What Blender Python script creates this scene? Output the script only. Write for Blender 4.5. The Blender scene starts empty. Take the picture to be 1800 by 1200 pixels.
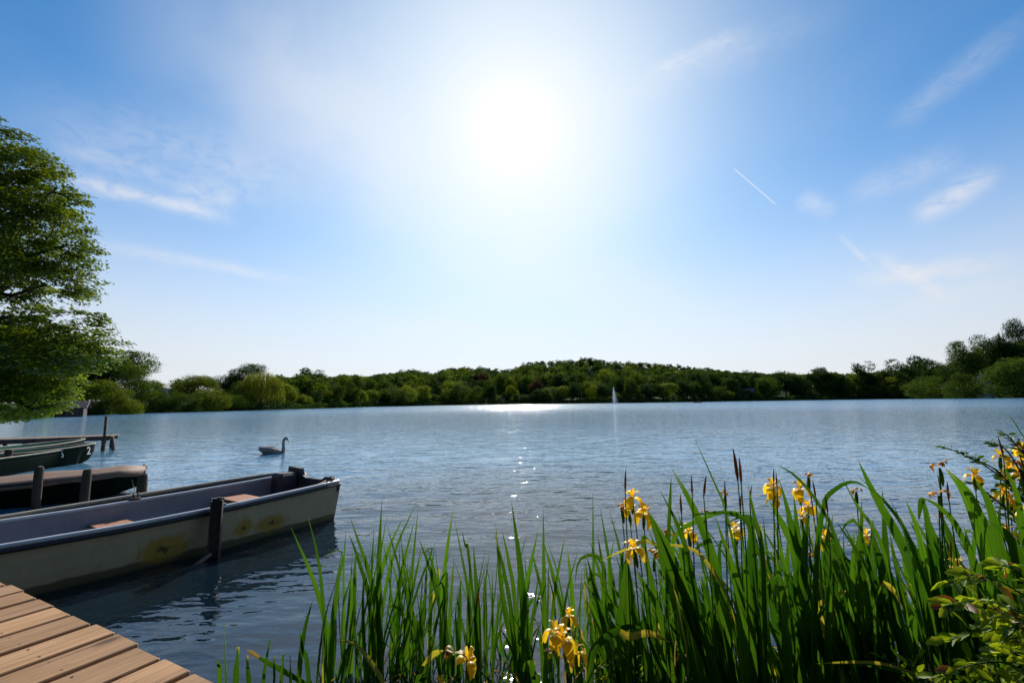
import bpy, math, random
import numpy as np
from mathutils import Vector, Matrix
R = math.radians
SC = bpy.context.scene
COL = SC.collection

# ------------------------------------------------------------------ camera
CAMH = 1.45
FPX = 800.0                                   # focal length in 1/1800 frame widths
ROLL = math.atan(0.0128)
PITCH = math.atan(106.5 * math.cos(ROLL) / FPX)

def ray(u, v):
    x = (u - 900) / FPX; y = -(v - 600) / FPX
    xr = x * math.cos(ROLL) + y * math.sin(ROLL); yr = -x * math.sin(ROLL) + y * math.cos(ROLL)
    return np.array([xr, math.cos(PITCH) - yr * math.sin(PITCH), math.sin(PITCH) + yr * math.cos(PITCH)])
def W(u, v, z=0.0):                           # where a line of sight meets a level z
    d = ray(u, v); t = (z - CAMH) / d[2]
    return np.array([d[0] * t, d[1] * t, z])
def D(u, v, Y):                               # where a line of sight has gone Y metres forward
    d = ray(u, v); t = Y / d[1]
    return np.array([d[0] * t, Y, CAMH + d[2] * t])

cam_d = bpy.data.cameras.new("camera"); cam = bpy.data.objects.new("camera", cam_d); COL.objects.link(cam)
cam_d.sensor_width = 36; cam_d.lens = 36 * FPX / 1800; cam_d.clip_start = 0.05; cam_d.clip_end = 12000
cam.matrix_world = (Matrix.Translation((0, 0, CAMH)) @ Matrix.Rotation(math.pi / 2 + PITCH, 4, 'X')
                    @ Matrix.Rotation(-ROLL, 4, 'Z'))
SC.camera = cam

# ------------------------------------------------------------------ sky and sun
sd = ray(905, 228); sd = sd / np.linalg.norm(sd)
SUN_EL = math.asin(sd[2]); SUN_AZ = math.atan2(sd[0], sd[1])
SC.view_settings.view_transform = 'Standard'; SC.view_settings.look = 'None'
SC.view_settings.exposure = 0.2; SC.view_settings.gamma = 1.0
sun_d = bpy.data.lights.new("sun", 'SUN'); sun_d.energy = 4.6; sun_d.angle = R(0.5); sun_d.color = (1, .95, .86)
sun = bpy.data.objects.new("sun", sun_d); COL.objects.link(sun)
sun.rotation_euler = Vector(tuple(sd)).to_track_quat('Z', 'Y').to_euler()

world = bpy.data.worlds.new("World"); SC.world = world; world.use_nodes = True
class NT:                                     # tiny node helper
    def __init__(s, tree): s.t = tree; s.n = tree.nodes; s.l = tree.links
    def _in(s, sock, v):
        if isinstance(v, bpy.types.NodeSocket): s.l.new(v, sock)
        elif v is not None: sock.default_value = v
    def m(s, op, a, b=None, c=None, clamp=False):
        n = s.n.new('ShaderNodeMath'); n.operation = op; n.use_clamp = clamp
        for i, x in enumerate((a, b, c)): s._in(n.inputs[i], x)
        return n.outputs[0]
    def v(s, op, a, b=None, sc=None):
        n = s.n.new('ShaderNodeVectorMath'); n.operation = op
        s._in(n.inputs[0], a); s._in(n.inputs[1], b)
        if sc is not None: s._in(n.inputs['Scale'], sc)
        return n.outputs['Value'] if op in ('DOT_PRODUCT', 'LENGTH') else n.outputs[0]
    def mix(s, f, a, b, mode='MIX'):
        n = s.n.new('ShaderNodeMix'); n.data_type = 'RGBA'; n.blend_type = mode
        s._in(n.inputs[0], f); s._in(n.inputs[6], a); s._in(n.inputs[7], b)
        return n.outputs[2]
    def noise(s, vec, scale, detail=3, rough=.5, dist=0):
        n = s.n.new('ShaderNodeTexNoise'); s._in(n.inputs['Vector'], vec)
        n.inputs['Scale'].default_value = scale; n.inputs['Detail'].default_value = detail
        n.inputs['Roughness'].default_value = rough; n.inputs['Distortion'].default_value = dist
        return n.outputs[0]
    def ramp(s, f, pts):
        n = s.n.new('ShaderNodeValToRGB'); s._in(n.inputs[0], f)
        e = n.color_ramp.elements
        while len(e) < len(pts): e.new(.5)
        for k, (p, c) in enumerate(pts):
            e[k].position = p; e[k].color = (*c, 1) if isinstance(c, tuple) else (c, c, c, 1)
        return n.outputs[0]
    def step(s, x, a, b):                     # smoothstep a..b
        n = s.n.new('ShaderNodeMapRange'); n.interpolation_type = 'SMOOTHSTEP'
        s._in(n.inputs[0], x); n.inputs[1].default_value = a; n.inputs[2].default_value = b
        return n.outputs[0]
    def mapping(s, vec, scale=(1, 1, 1), rot=(0, 0, 0)):
        n = s.n.new('ShaderNodeMapping'); s._in(n.inputs[0], vec)
        n.inputs['Scale'].default_value = scale; n.inputs['Rotation'].default_value = rot
        return n.outputs[0]

def build_world():
    world.node_tree.nodes.clear()
    T = NT(world.node_tree)
    out = T.n.new('ShaderNodeOutputWorld'); bg = T.n.new('ShaderNodeBackground'); bg.inputs[1].default_value = 0.1
    T.l.new(bg.outputs[0], out.inputs[0])
    sky = T.n.new('ShaderNodeTexSky'); sky.sky_type = 'NISHITA'; sky.sun_disc = False
    sky.sun_elevation = SUN_EL; sky.sun_rotation = SUN_AZ
    sky.air_density = 1.0; sky.dust_density = 0.6; sky.ozone_density = 2.5; sky.altitude = 100
    d = T.n.new('ShaderNodeTexCoord').outputs['Generated']
    d = T.v('NORMALIZE', d)
    sep = T.n.new('ShaderNodeSeparateXYZ'); T.l.new(d, sep.inputs[0]); z = sep.outputs[2]
    cs = T.v('DOT_PRODUCT', d, tuple(sd))
    th = T.m('ARCCOSINE', T.m('MINIMUM', cs, 0.99999))           # angle to the sun, radians
    base = T.v('MULTIPLY', sky.outputs[0], SKY_TINT)
    # thin high veil: brightens forward of the sun and towards the horizon
    thin = T.noise(T.mapping(T.v('DIVIDE', d, T.v('ADD', (0, 0, .12), T.v('MULTIPLY', (1, 1, 1), z))), (1.0, .6, 1), (0, 0, .5)), 1.2, 6, .55, .4)
    def lobe(amp, sig, p=1.0):
        e = T.m('POWER', T.m('DIVIDE', th, R(sig)), p)
        return T.m('MULTIPLY', T.m('EXPONENT', T.m('MULTIPLY', e, -1)), amp)
    fs = T.m('MULTIPLY', lobe(.985, 21, 2.0), T.m('ADD', .85, T.m('MULTIPLY', thin, .3)))
    el = T.m('ARCSINE', T.m('MAXIMUM', z, 0))
    fh = T.m('MULTIPLY', T.m('EXPONENT', T.m('MULTIPLY', T.m('POWER', T.m('DIVIDE', el, R(16.8)), 2.1), -1)), .96)
    glow = T.m('ADD', lobe(6, 1.5, .8), lobe(.25, 20, 2))
    # cirrus streaks and contrails, each an arc of a great circle on the sky
    vd = T.v('SCALE', d, None, 1.0)
    streaks = None
    wob = T.noise(d, 9, 4, .6, .2); fine = T.noise(T.mapping(d, (30, 30, 60)), 1, 5, .6, .6)
    for (a, b, w, s, soft) in [((60, 300), (420, 388), 13, .50, 1), ((300, 330), (425, 352), 22, .30, 1),
            ((1292, 298), (1362, 358), 1.0, .6, 0), ((1475, 412), (1545, 480), 5, .32, 1),
            ((1600, 388), (1760, 300), 17, .55, 1), ((1400, 345), (1470, 375), 16, .30, 1),
            ((1490, 497), (1800, 452), 15, .45, 1), ((1530, 440), (1670, 525), 10, .5, 1),
            ((1560, 540), (1830, 490), 22, .24, 1), ((130, 420), (540, 498), 10, .34, 1),
            ((80, 250), (330, 330), 16, .20, 1), ((1120, 140), (1330, 45), 12, .26, 1),
            ((1000, 210), (1480, 20), 26, .14, 1), ((1560, 230), (1830, 20), 20, .18, 1),
            ((1480, 345), (1700, 275), 22, .24, 1), ((560, 560), (1000, 600), 24, .2, 1), ((0, 190), (560, 330), 50, .22, 1), ((150, 20), (760, 200), 110, .22, 2), ((380, 140), (800, 330), 110, .30, 2), ((700, 430), (1300, 560), 70, .25, 2)]:
        p = ray(*a); q = ray(*b); p /= np.linalg.norm(p); q /= np.linalg.norm(q)
        n = np.cross(p, q); n /= np.linalg.norm(n); m = (p + q); m /= np.linalg.norm(m)
        t = np.cross(n, m); half = math.acos(np.dot(p, q)) / 2; wr = w / FPX
        off = T.v('DOT_PRODUCT', d, tuple(n)); al = T.v('DOT_PRODUCT', d, tuple(t))
        if soft: off = T.m('ADD', off, T.m('MULTIPLY', T.m('SUBTRACT', wob, .5), wr * 1.1))
        e = T.m('EXPONENT', T.m('MULTIPLY', T.m('POWER', T.m('DIVIDE', T.m('ABSOLUTE', off), wr), 2), -1.6))
        k = T.m('SUBTRACT', 1, T.step(T.m('ABSOLUTE', al), half * (.35 if soft else .9), half * 1.15))
        k = T.m('MULTIPLY', k, T.m('GREATER_THAN', T.v('DOT_PRODUCT', d, tuple(m)), 0))
        e = T.m('MULTIPLY', T.m('MULTIPLY', e, k), s * (1.2 if soft == 1 else 1))
        if soft == 1: e = T.m('MULTIPLY', e, T.step(fine, .05, .70))
        streaks = e if streaks is None else T.m('ADD', streaks, e)
    wisps = T.m('MULTIPLY', T.step(thin, .45, .85), .05)
    cl = T.m('MINIMUM', T.m('ADD', streaks, wisps), .9)
    inv = lambda f: T.m('SUBTRACT', 1, f, None, True)
    f = inv(T.m('MULTIPLY', T.m('MULTIPLY', inv(fs), inv(fh)), inv(cl)))
    # the veil is lit forward by the sun, so it is dimmer on the far side of the sky
    lit = T.m('ADD', .42, lobe(.58, 80, 2.4))
    veil = T.v('SCALE', (8.2, 8.25, 8.5), None, lit)
    tot = T.mix(f, base, veil)
    tot = T.v('ADD', tot, T.v('SCALE', (1, .86, .62), None, glow))
    T.l.new(tot, bg.inputs[0])
SKY_TINT = (0.27, 0.83, 1.18)
build_world()

# ------------------------------------------------------------------ helpers
def link(o, parent=None):
    COL.objects.link(o)
    if parent is not None: o.parent = parent
    return o
def tag(o, label=None, cat=None, group=None, kind=None):
    if label: o['label'] = label
    if cat: o['category'] = cat
    if group: o['group'] = group
    if kind: o['kind'] = kind
    return o
def empty(name, loc, rz=0, label=None, cat=None, group=None):
    o = bpy.data.objects.new(name, None); link(o); o.location = tuple(float(c) for c in loc); o.rotation_euler = (0, 0, rz)
    o.empty_display_size = .2
    return tag(o, label, cat, group)
def mesh_np(name, V, F, mat, smooth=False, midx=None):
    V = np.asarray(V, dtype=np.float32).reshape(-1, 3); F = np.asarray(F, dtype=np.int32)
    me = bpy.data.meshes.new(name)
    k = F.shape[1]
    me.vertices.add(len(V)); me.vertices.foreach_set('co', V.ravel())
    me.loops.add(F.size); me.loops.foreach_set('vertex_index', F.ravel())
    me.polygons.add(len(F)); me.polygons.foreach_set('loop_start', np.arange(0, F.size, k, dtype=np.int32))
    for m in (mat if isinstance(mat, (list, tuple)) else [mat]): me.materials.append(m)
    if smooth: me.polygons.foreach_set('use_smooth', np.ones(len(F), dtype=bool))
    if midx is not None: me.polygons.foreach_set('material_index', np.asarray(midx, dtype=np.int32))
    me.update(calc_edges=True); me.validate()
    return me
def obj(name, me, parent=None, loc=None):
    o = bpy.data.objects.new(name, me); link(o, parent)
    if loc is not None: o.location = tuple(float(c) for c in loc)
    return o
class MB:                                     # collects boxes, tubes, prisms into one mesh
    def __init__(s): s.v = []; s.f = []; s.m = []; s.cur = 0
    def add(s, vs, fs):
        o = len(s.v); s.v += [tuple(map(float, p)) for p in vs]
        s.f += [tuple(i + o for i in f) for f in fs]; s.m += [s.cur] * len(fs)
    def box(s, c, d, rz=0, M=None, bev=0.0):
        x, y, z = d[0] / 2, d[1] / 2, d[2] / 2; b = min(bev, x * .9, y * .9, z * .9)
        if b <= 0:
            vs = [(i * x, j * y, k * z) for i in (-1, 1) for j in (-1, 1) for k in (-1, 1)]
            fs = [(0, 1, 3, 2), (4, 6, 7, 5), (0, 4, 5, 1), (2, 3, 7, 6), (0, 2, 6, 4), (1, 5, 7, 3)]
        else:
            vs = []; lv = [(-z, b), (-z + b, 0), (z - b, 0), (z, b)]
            for zz, ins in lv:
                X, Y = x - ins, y - ins; c_ = b
                vs += [(X - c_, -Y, zz), (X, -Y + c_, zz), (X, Y - c_, zz), (X - c_, Y, zz), (-X + c_, Y, zz), (-X, Y - c_, zz), (-X, -Y + c_, zz), (-X + c_, -Y, zz)]
            fs = [tuple(range(7, -1, -1)), tuple(range(24, 32))]
            for r_ in range(3):
                for i in range(8): fs.append((r_ * 8 + i, r_ * 8 + (i + 1) % 8, r_ * 8 + 8 + (i + 1) % 8, r_ * 8 + 8 + i))
        ca, sa = math.cos(rz), math.sin(rz)
        vs = [(p[0] * ca - p[1] * sa + c[0], p[0] * sa + p[1] * ca + c[1], p[2] + c[2]) for p in vs]
        if M is not None: vs = [tuple(M @ Vector(p)) for p in vs]
        s.add(vs, fs)
    def tube(s, pts, rad, n=8, caps=True, flat=None):
        pts = [Vector(tuple(map(float, p))) for p in pts]; k = len(pts)
        rad = rad if hasattr(rad, '__len__') else [rad] * k
        vs = []; prev = None
        for i, p in enumerate(pts):
            t = (pts[min(i + 1, k - 1)] - pts[max(i - 1, 0)]).normalized()
            if prev is None:
                a = Vector((0, 0, 1)) if abs(t.z) < .9 else Vector((1, 0, 0)); u = t.cross(a).normalized()
            else: u = (prev - t * prev.dot(t)).normalized()
            prev = u; w = t.cross(u)
            for j in range(n):
                a = 2 * math.pi * j / n
                vs.append(tuple(p + u * (math.cos(a) * rad[i]) + w * (math.sin(a) * rad[i] * (flat or 1))))
        fs = [(i * n + j, i * n + (j + 1) % n, (i + 1) * n + (j + 1) % n, (i + 1) * n + j) for i in range(k - 1) for j in range(n)]
        if caps: fs += [tuple(range(n - 1, -1, -1)), tuple(range((k - 1) * n, k * n))]
        s.add(vs, fs)
    def mesh(s, name, mat, smooth=False):
        me = bpy.data.meshes.new(name); me.from_pydata(s.v, [], s.f)
        for m in (mat if isinstance(mat, (list, tuple)) else [mat]): me.materials.append(m)
        me.polygons.foreach_set('material_index', s.m)
        if smooth: me.polygons.foreach_set('use_smooth', [True] * len(s.f))
        me.update(); return me
    def build(s, name, mat, parent=None, smooth=False, loc=None): return obj(name, s.mesh(name, mat, smooth), parent, loc)

# ------------------------------------------------------------------ materials
def newmat(name):
    m = bpy.data.materials.new(name); m.use_nodes = True; T = NT(m.node_tree)
    b = T.n['Principled BSDF']
    return m, T, b
def mat_plain(name, col, rough=.6, var=.25, scale=8, bump=.15, bscale=60, spec=.4, metal=0, stretch=(1, 1, 1)):
    m, T, b = newmat(name)
    co = T.mapping(T.n.new('ShaderNodeTexCoord').outputs['Object'], stretch)
    f = T.noise(co, scale, 6, .65)
    lo = tuple(c * (1 - var) for c in col); hi = tuple(min(1, c * (1 + var)) for c in col)
    T.l.new(T.ramp(f, [(.3, lo), (.7, hi)]), b.inputs['Base Color'])
    b.inputs['Roughness'].default_value = rough; b.inputs['Specular IOR Level'].default_value = spec
    b.inputs['Metallic'].default_value = metal
    if bump:
        n = T.n.new('ShaderNodeBump'); n.inputs['Strength'].default_value = bump; n.inputs['Distance'].default_value = .01
        T.l.new(T.noise(co, bscale, 4, .6), n.inputs['Height']); T.l.new(n.outputs[0], b.inputs['Normal'])
    return m
def mat_leaf(name, col, col2, trans=.55, gloss=.12, rough=.45, scale=.6, obj_var=.25, tint=(1.75, 1.5, .45)):
    """leaf: diffuse + light through the blade + a little sheen, every leaf its own tone"""
    m = bpy.data.materials.new(name); m.use_nodes = True; T = NT(m.node_tree); T.n.clear()
    out = T.n.new('ShaderNodeOutputMaterial')
    geo = T.n.new('ShaderNodeNewGeometry'); oi = T.n.new('ShaderNodeObjectInfo')
    isl = geo.outputs['Random Per Island']
    co = T.n.new('ShaderNodeTexCoord').outputs['Object']
    f = T.m('ADD', T.m('MULTIPLY', T.noise(co, scale, 3, .5), .6), T.m('MULTIPLY', isl, .4))
    c = T.ramp(f, [(.28, col), (.72, col2)])
    k = T.m('ADD', 1 - obj_var, T.m('MULTIPLY', oi.outputs['Random'], 2 * obj_var))
    c = T.v('SCALE', c, None, k)
    d = T.n.new('ShaderNodeBsdfDiffuse'); t = T.n.new('ShaderNodeBsdfTranslucent'); g = T.n.new('ShaderNodeBsdfGlossy')
    T.l.new(c, d.inputs[0]); T.l.new(T.v('MULTIPLY', c, tint), t.inputs[0])
    g.inputs['Roughness'].default_value = rough; g.inputs[0].default_value = (.8, .9, .8, 1)
    a = T.n.new('ShaderNodeMixShader'); a.inputs[0].default_value = trans; T.l.new(d.outputs[0], a.inputs[1]); T.l.new(t.outputs[0], a.inputs[2])
    fr = T.n.new('ShaderNodeFresnel'); fr.inputs[0].default_value = 1.35
    e = T.n.new('ShaderNodeMixShader'); T.l.new(T.m('MULTIPLY', fr.outputs[0], gloss * 2.2), e.inputs[0])
    T.l.new(a.outputs[0], e.inputs[1]); T.l.new(g.outputs[0], e.inputs[2]); T.l.new(e.outputs[0], out.inputs[0])
    return m
M = {}
WAVE = 1.25
def mat_water():
    m = bpy.data.materials.new('water'); m.use_nodes = True; T = NT(m.node_tree); T.n.clear()
    out = T.n.new('ShaderNodeOutputMaterial')
    co = T.n.new('ShaderNodeNewGeometry').outputs['Position']
    dist = T.v('LENGTH', co)
    # calmer near the bank, ruffled further out
    ruf = T.m('ADD', .38, T.m('ADD', T.m('MULTIPLY', T.step(dist, 3, 12), .36), T.m('MULTIPLY', T.step(dist, 40, 130), .75)))
    gust = T.m('ADD', .55, T.m('MULTIPLY', T.noise(T.mapping(co, (.05, .16, 1)), 1, 4, .6), 1.0))
    geo = T.n.new('ShaderNodeNewGeometry')
    dx = dy = None
    for (sx, sy, rot, amp, eps) in [(1.1, 2.4, .25, .040, .06), (3.0, 7.5, .42, .023, .02), (8, 15, .1, .0062, .01), (22, 34, -.3, .0016, .004)]:
        def hh(off): return T.m('MULTIPLY', T.noise(T.mapping(T.v('ADD', co, off), (sx, sy, 1), (0, 0, rot)), 1, 1.5, .5, .35), amp / eps)
        h0 = hh((0, 0, 0)); ax = T.m('SUBTRACT', h0, hh((eps, 0, 0))); ay = T.m('SUBTRACT', h0, hh((0, eps, 0)))
        dx = ax if dx is None else T.m('ADD', dx, ax); dy = ay if dy is None else T.m('ADD', dy, ay)
    k = T.m('MULTIPLY', T.m('MULTIPLY', ruf, gust), WAVE)
    cmb = T.n.new('ShaderNodeCombineXYZ'); T.l.new(T.m('MULTIPLY', dx, k), cmb.inputs[0]); T.l.new(T.m('MULTIPLY', dy, k), cmb.inputs[1])
    nrm = T.v('NORMALIZE', T.v('ADD', geo.outputs['Normal'], cmb.outputs[0]))
    class b: outputs = [nrm]
    g = T.n.new('ShaderNodeBsdfGlossy'); T.l.new(T.m('ADD', .035, T.m('MULTIPLY', T.step(dist, 6, 110), .09)), g.inputs['Roughness']); T.l.new(b.outputs[0], g.inputs['Normal'])
    g.inputs[0].default_value = (1, 1, 1, 1)
    tr = T.n.new('ShaderNodeBsdfTransparent'); tr.inputs[0].default_value = (.56, .68, .72, 1)
    df = T.n.new('ShaderNodeBsdfDiffuse'); df.inputs[0].default_value = (.10, .26, .40, 1)  # diffuse blue paints in reflected sky and glint brightness the gloss lacks
    body = T.n.new('ShaderNodeMixShader'); T.l.new(T.m('ADD', .05, T.m('MULTIPLY', T.step(dist, 5.5, 14), .95)), body.inputs[0])
    T.l.new(tr.outputs[0], body.inputs[1]); T.l.new(df.outputs[0], body.inputs[2])
    fr = T.n.new('ShaderNodeFresnel'); fr.inputs[0].default_value = 1.48; T.l.new(b.outputs[0], fr.inputs['Normal'])
    mx = T.n.new('ShaderNodeMixShader'); T.l.new(fr.outputs[0], mx.inputs[0]); T.l.new(body.outputs[0], mx.inputs[1]); T.l.new(g.outputs[0], mx.inputs[2])
    T.l.new(mx.outputs[0], out.inputs[0])
    return m
def mat_ground():
    m, T, b = newmat('ground')
    co = T.n.new('ShaderNodeNewGeometry').outputs['Position']
    sep = T.n.new('ShaderNodeSeparateXYZ'); T.l.new(co, sep.inputs[0])
    vor = T.n.new('ShaderNodeTexVoronoi'); vor.inputs['Scale'].default_value = 16; T.l.new(co, vor.inputs['Vector'])
    peb = T.ramp(T.m('ADD', T.m('MULTIPLY', vor.outputs['Color'], .5), T.m('MULTIPLY', T.noise(co, 2.2, 4), .6)), [(.25, (.04, .036, .028)), (.6, (.20, .18, .14)), (.85, (.42, .38, .32))])
    soil = T.ramp(T.noise(co, 18, 6, .7), [(.35, (.015, .013, .008)), (.7, (.06, .05, .028))])
    grass = T.ramp(T.noise(co, .9, 6, .7), [(.35, (.022, .04, .012)), (.7, (.06, .09, .02))])
    land = T.mix(T.step(T.v('LENGTH', co), 6, 20), soil, grass)
    T.l.new(T.mix(T.step(sep.outputs[2], -.06, .03), peb, land), b.inputs['Base Color'])
    b.inputs['Roughness'].default_value = 1.0; b.inputs['Specular IOR Level'].default_value = .03
    n = T.n.new('ShaderNodeBump'); n.inputs['Strength'].default_value = .8; n.inputs['Distance'].default_value = .03
    T.l.new(T.noise(co, 30, 5, .7), n.inputs['Height']); T.l.new(n.outputs[0], b.inputs['Normal'])
    return m
def mat_planks():
    m, T, b = newmat('deck_wood')
    co = T.n.new('ShaderNodeTexCoord').outputs['Object']; isl = T.n.new('ShaderNodeNewGeometry').outputs['Random Per Island']
    off = T.v('ADD', co, T.v('SCALE', (13.0, 31.0, 7.0), None, isl))
    grain = T.noise(T.mapping(off, (38, 1.6, 20)), 1.0, 6, .65, .8)
    blot = T.noise(T.mapping(off, (3, 1.1, 3)), 1.6, 4, .6)
    kn = T.n.new('ShaderNodeTexVoronoi'); kn.inputs['Scale'].default_value = 1.0; T.l.new(T.mapping(off, (6.5, 2.8, 1)), kn.inputs['Vector'])
    c = T.ramp(T.m('ADD', T.m('MULTIPLY', grain, .55), T.m('MULTIPLY', blot, .45)), [(.3, (.22, .115, .05)), (.5, (.43, .24, .115)), (.72, (.58, .36, .20))])
    c = T.mix(T.m('MULTIPLY', T.m('SUBTRACT', 1, T.step(kn.outputs['Distance'], .06, .20)), .9), c, (.10, .05, .025, 1))
    crack = T.step(T.noise(T.mapping(off, (60, 2.2, 1)), 1, 3, .6, 1.5), .60, .70)
    c = T.mix(T.m('MULTIPLY', crack, .6), c, (.09, .05, .03, 1))
    c = T.v('SCALE', c, None, T.m('ADD', .78, T.m('MULTIPLY', isl, .4)))
    T.l.new(c, b.inputs['Base Color']); b.inputs['Roughness'].default_value = .75; b.inputs['Specular IOR Level'].default_value = .25
    n = T.n.new('ShaderNodeBump'); n.inputs['Strength'].default_value = .5; n.inputs['Distance'].default_value = .004
    T.l.new(T.m('SUBTRACT', grain, crack), n.inputs['Height']); T.l.new(n.outputs[0], b.inputs['Normal'])
    return m
def mat_hull(name, col, low, waterz, stains=None, rough=.5, spec=.3):
    """painted hull: upper colour, fouled lower band, weather streaks, optional yellow algae patches at local x,z"""
    m, T, b = newmat(name)
    co = T.n.new('ShaderNodeTexCoord').outputs['Object']
    sep = T.n.new('ShaderNodeSeparateXYZ'); T.l.new(co, sep.inputs[0])
    n1 = T.noise(co, 5, 6, .6); n2 = T.noise(T.mapping(co, (22, 22, 2.2)), 1, 5, .65)
    c = T.mix(n1, tuple(x * .8 for x in col) + (1,), tuple(min(1, x * 1.15) for x in col) + (1,))
    c = T.mix(T.m('MULTIPLY', T.step(n2, .5, .8), .35), c, tuple(x * .45 for x in col) + (1,))
    zz = T.m('ADD', sep.outputs[2], T.m('MULTIPLY', T.m('SUBTRACT', n1, .5), .05))
    c = T.mix(T.m('SUBTRACT', 1, T.step(zz, waterz - .012, waterz + .012)), c, tuple(low) + (1,))
    if stains:
        for (sx, sz, r, rz_) in stains:
            dx = T.m('DIVIDE', T.m('SUBTRACT', sep.outputs[0], sx), r); dz = T.m('DIVIDE', T.m('SUBTRACT', sep.outputs[2], sz), rz_)
            q = T.m('ADD', T.m('SQRT', T.m('ADD', T.m('MULTIPLY', dx, dx), T.m('MULTIPLY', dz, dz))), T.m('MULTIPLY', T.m('SUBTRACT', T.noise(T.mapping(co, (30, 30, 9)), 1, 4, .6), .5), 1.1))
            k = T.m('SUBTRACT', 1, T.step(q, .6, 1.05))
            c = T.mix(T.m('MULTIPLY', k, .85), c, (.32, .21, .02, 1))
            k2 = T.m('SUBTRACT', 1, T.step(q, .1, .3)); c = T.mix(T.m('MULTIPLY', k2, .8), c, (.03, .05, .02, 1))
    T.l.new(c, b.inputs['Base Color']); b.inputs['Roughness'].default_value = rough; b.inputs['Specular IOR Level'].default_value = spec
    n = T.n.new('ShaderNodeBump'); n.inputs['Strength'].default_value = .12; n.inputs['Distance'].default_value = .01
    T.l.new(n1, n.inputs['Height']); T.l.new(n.outputs[0], b.inputs['Normal'])
    return m
M['water'] = mat_water(); M['ground'] = mat_ground(); M['deck'] = mat_planks()
M['post'] = mat_plain('weathered_post', (.085, .055, .035), .85, .5, 6, .8, 40, stretch=(4, 4, .5))
M['steel'] = mat_plain('rusty_steel', (.06, .045, .04), .6, .5, 14, .5, 50, spec=.5)
M['jetty'] = mat_plain('jetty_wood', (.11, .07, .05), .8, .4, 5, .5, 40)
M['jettytop'] = mat_plain('jetty_deck', (.24, .17, .125), .8, .3, 5, .5, 40)
M['bark'] = mat_plain('bark', (.035, .026, .018), .9, .4, 5, .9, 25, stretch=(2, 2, .4))
M['leaf_near'] = mat_leaf('leaf_near', (.04, .08, .008), (.12, .165, .018), .58, .04, .5, .5)
M['leaf_near2'] = mat_leaf('leaf_low', (.06, .11, .010), (.13, .18, .02), .58, .04, .5, .5)
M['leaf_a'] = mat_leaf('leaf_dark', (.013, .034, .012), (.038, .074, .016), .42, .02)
M['leaf_b'] = mat_leaf('leaf_mid', (.028, .060, .012), (.075, .120, .018), .48, .02)
M['leaf_c'] = mat_leaf('leaf_bright', (.065, .11, .012), (.14, .19, .022), .52, .02)
M['leaf_w'] = mat_leaf('leaf_willow', (.08, .10, .012), (.15, .17, .02), .5, .02)
M['leaf_r'] = mat_leaf('leaf_copper', (.024, .016, .014), (.06, .028, .024), .35, .02)
M['leaf_k'] = mat_leaf('needles', (.012, .024, .010), (.028, .045, .014), .25, .05)
M['iris'] = mat_leaf('iris_leaf', (.016, .058, .007), (.055, .135, .012), .48, .16, .38, 2.5, tint=(1.6, 1.5, .5))
M['iris_old'] = mat_leaf('iris_leaf_yellowed', (.16, .17, .03), (.30, .27, .07), .5, .1, .4, 6)
M['stem'] = mat_leaf('iris_stem', (.04, .12, .015), (.09, .18, .025), .45, .1, .4, 2)
M['petal'] = mat_leaf('petal', (.80, .46, .01), (.95, .66, .03), .5, .05, .5, 60, obj_var=.08, tint=(1.1, 1.05, .7))
M['wilt'] = mat_leaf('wilted_petal', (.40, .15, .015), (.75, .38, .03), .4, .05, .6, 30, tint=(1.2, 1, .6))
M['bud'] = mat_leaf('bud', (.13, .10, .03), (.40, .18, .055), .45, .08, .5, 40, tint=(1.3, 1.1, .7))
M['shrub'] = mat_leaf('shrub_leaf', (.03, .075, .010), (.08, .14, .02), .5, .03, .5, 6)
M['bramble'] = mat_leaf('bramble_leaf', (.07, .13, .008), (.20, .27, .025), .6, .01, .5, 6)
M['redleaf'] = mat_leaf('dry_leaf', (.12, .04, .02), (.22, .09, .04), .3, .02, .5, 6)
M['reed'] = mat_leaf('reed', (.07, .12, .015), (.13, .19, .03), .5, .04, .5, 1)
M['straw'] = mat_leaf('straw', (.22, .16, .08), (.42, .33, .18), .3, .05, .5, 6)

# ------------------------------------------------------------------ terrain, water
NEAR = [(60, 50), (20, 15.2), (8, 5.6), (4.6, 3.55), (3.0, 2.95), (2.0, 2.72), (1.2, 2.55), (.55, 2.2), (-.2, 1.2), (-1.5, .6), (-3.5, -1.2), (-6.5, -1), (-10, 3), (-20, 12), (-30, 23), (-49, 43)]
FAR = [(-63, 60), (-72, 72), (-80, 84), (-84, 97), (-86, 117), (-76, 143), (-72, 180), (-72, 235), (-42, 292), (10, 300), (62, 292), (130, 318), (190, 352), (255, 385), (310, 400), (352, 402), (362, 360), (338, 300), (300, 230), (180, 140)]
LAKE = np.array(NEAR + FAR, dtype=float)
def lake_sd(P):                               # signed distance: + on land, - in the lake
    P = np.atleast_2d(P).astype(float); n = len(LAKE)
    best = np.full(len(P), 1e9); inside = np.zeros(len(P), bool)
    for i in range(n):
        a = LAKE[i]; b = LAKE[(i + 1) % n]; ab = b - a
        t = np.clip(((P - a) @ ab) / (ab @ ab), 0, 1)
        dd = np.linalg.norm(P - (a + t[:, None] * ab), axis=1); best = np.minimum(best, dd)
        c = ((a[1] > P[:, 1]) != (b[1] > P[:, 1])) & (P[:, 0] < (b[0] - a[0]) * (P[:, 1] - a[1]) / (b[1] - a[1] + 1e-12) + a[0])
        inside ^= c
    return np.where(inside, -best, best)
HILLS = [(150, 820, 190, 130, 62), (20, 780, 150, 120, 40), (330, 850, 170, 120, 44), (-120, 700, 150, 110, 26), (-60, 520, 120, 80, 14), (520, 900, 200, 140, 34), (430, 420, 55, 90, 12), (-190, 420, 120, 160, 10), (160, 520, 160, 70, 10)]
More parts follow.
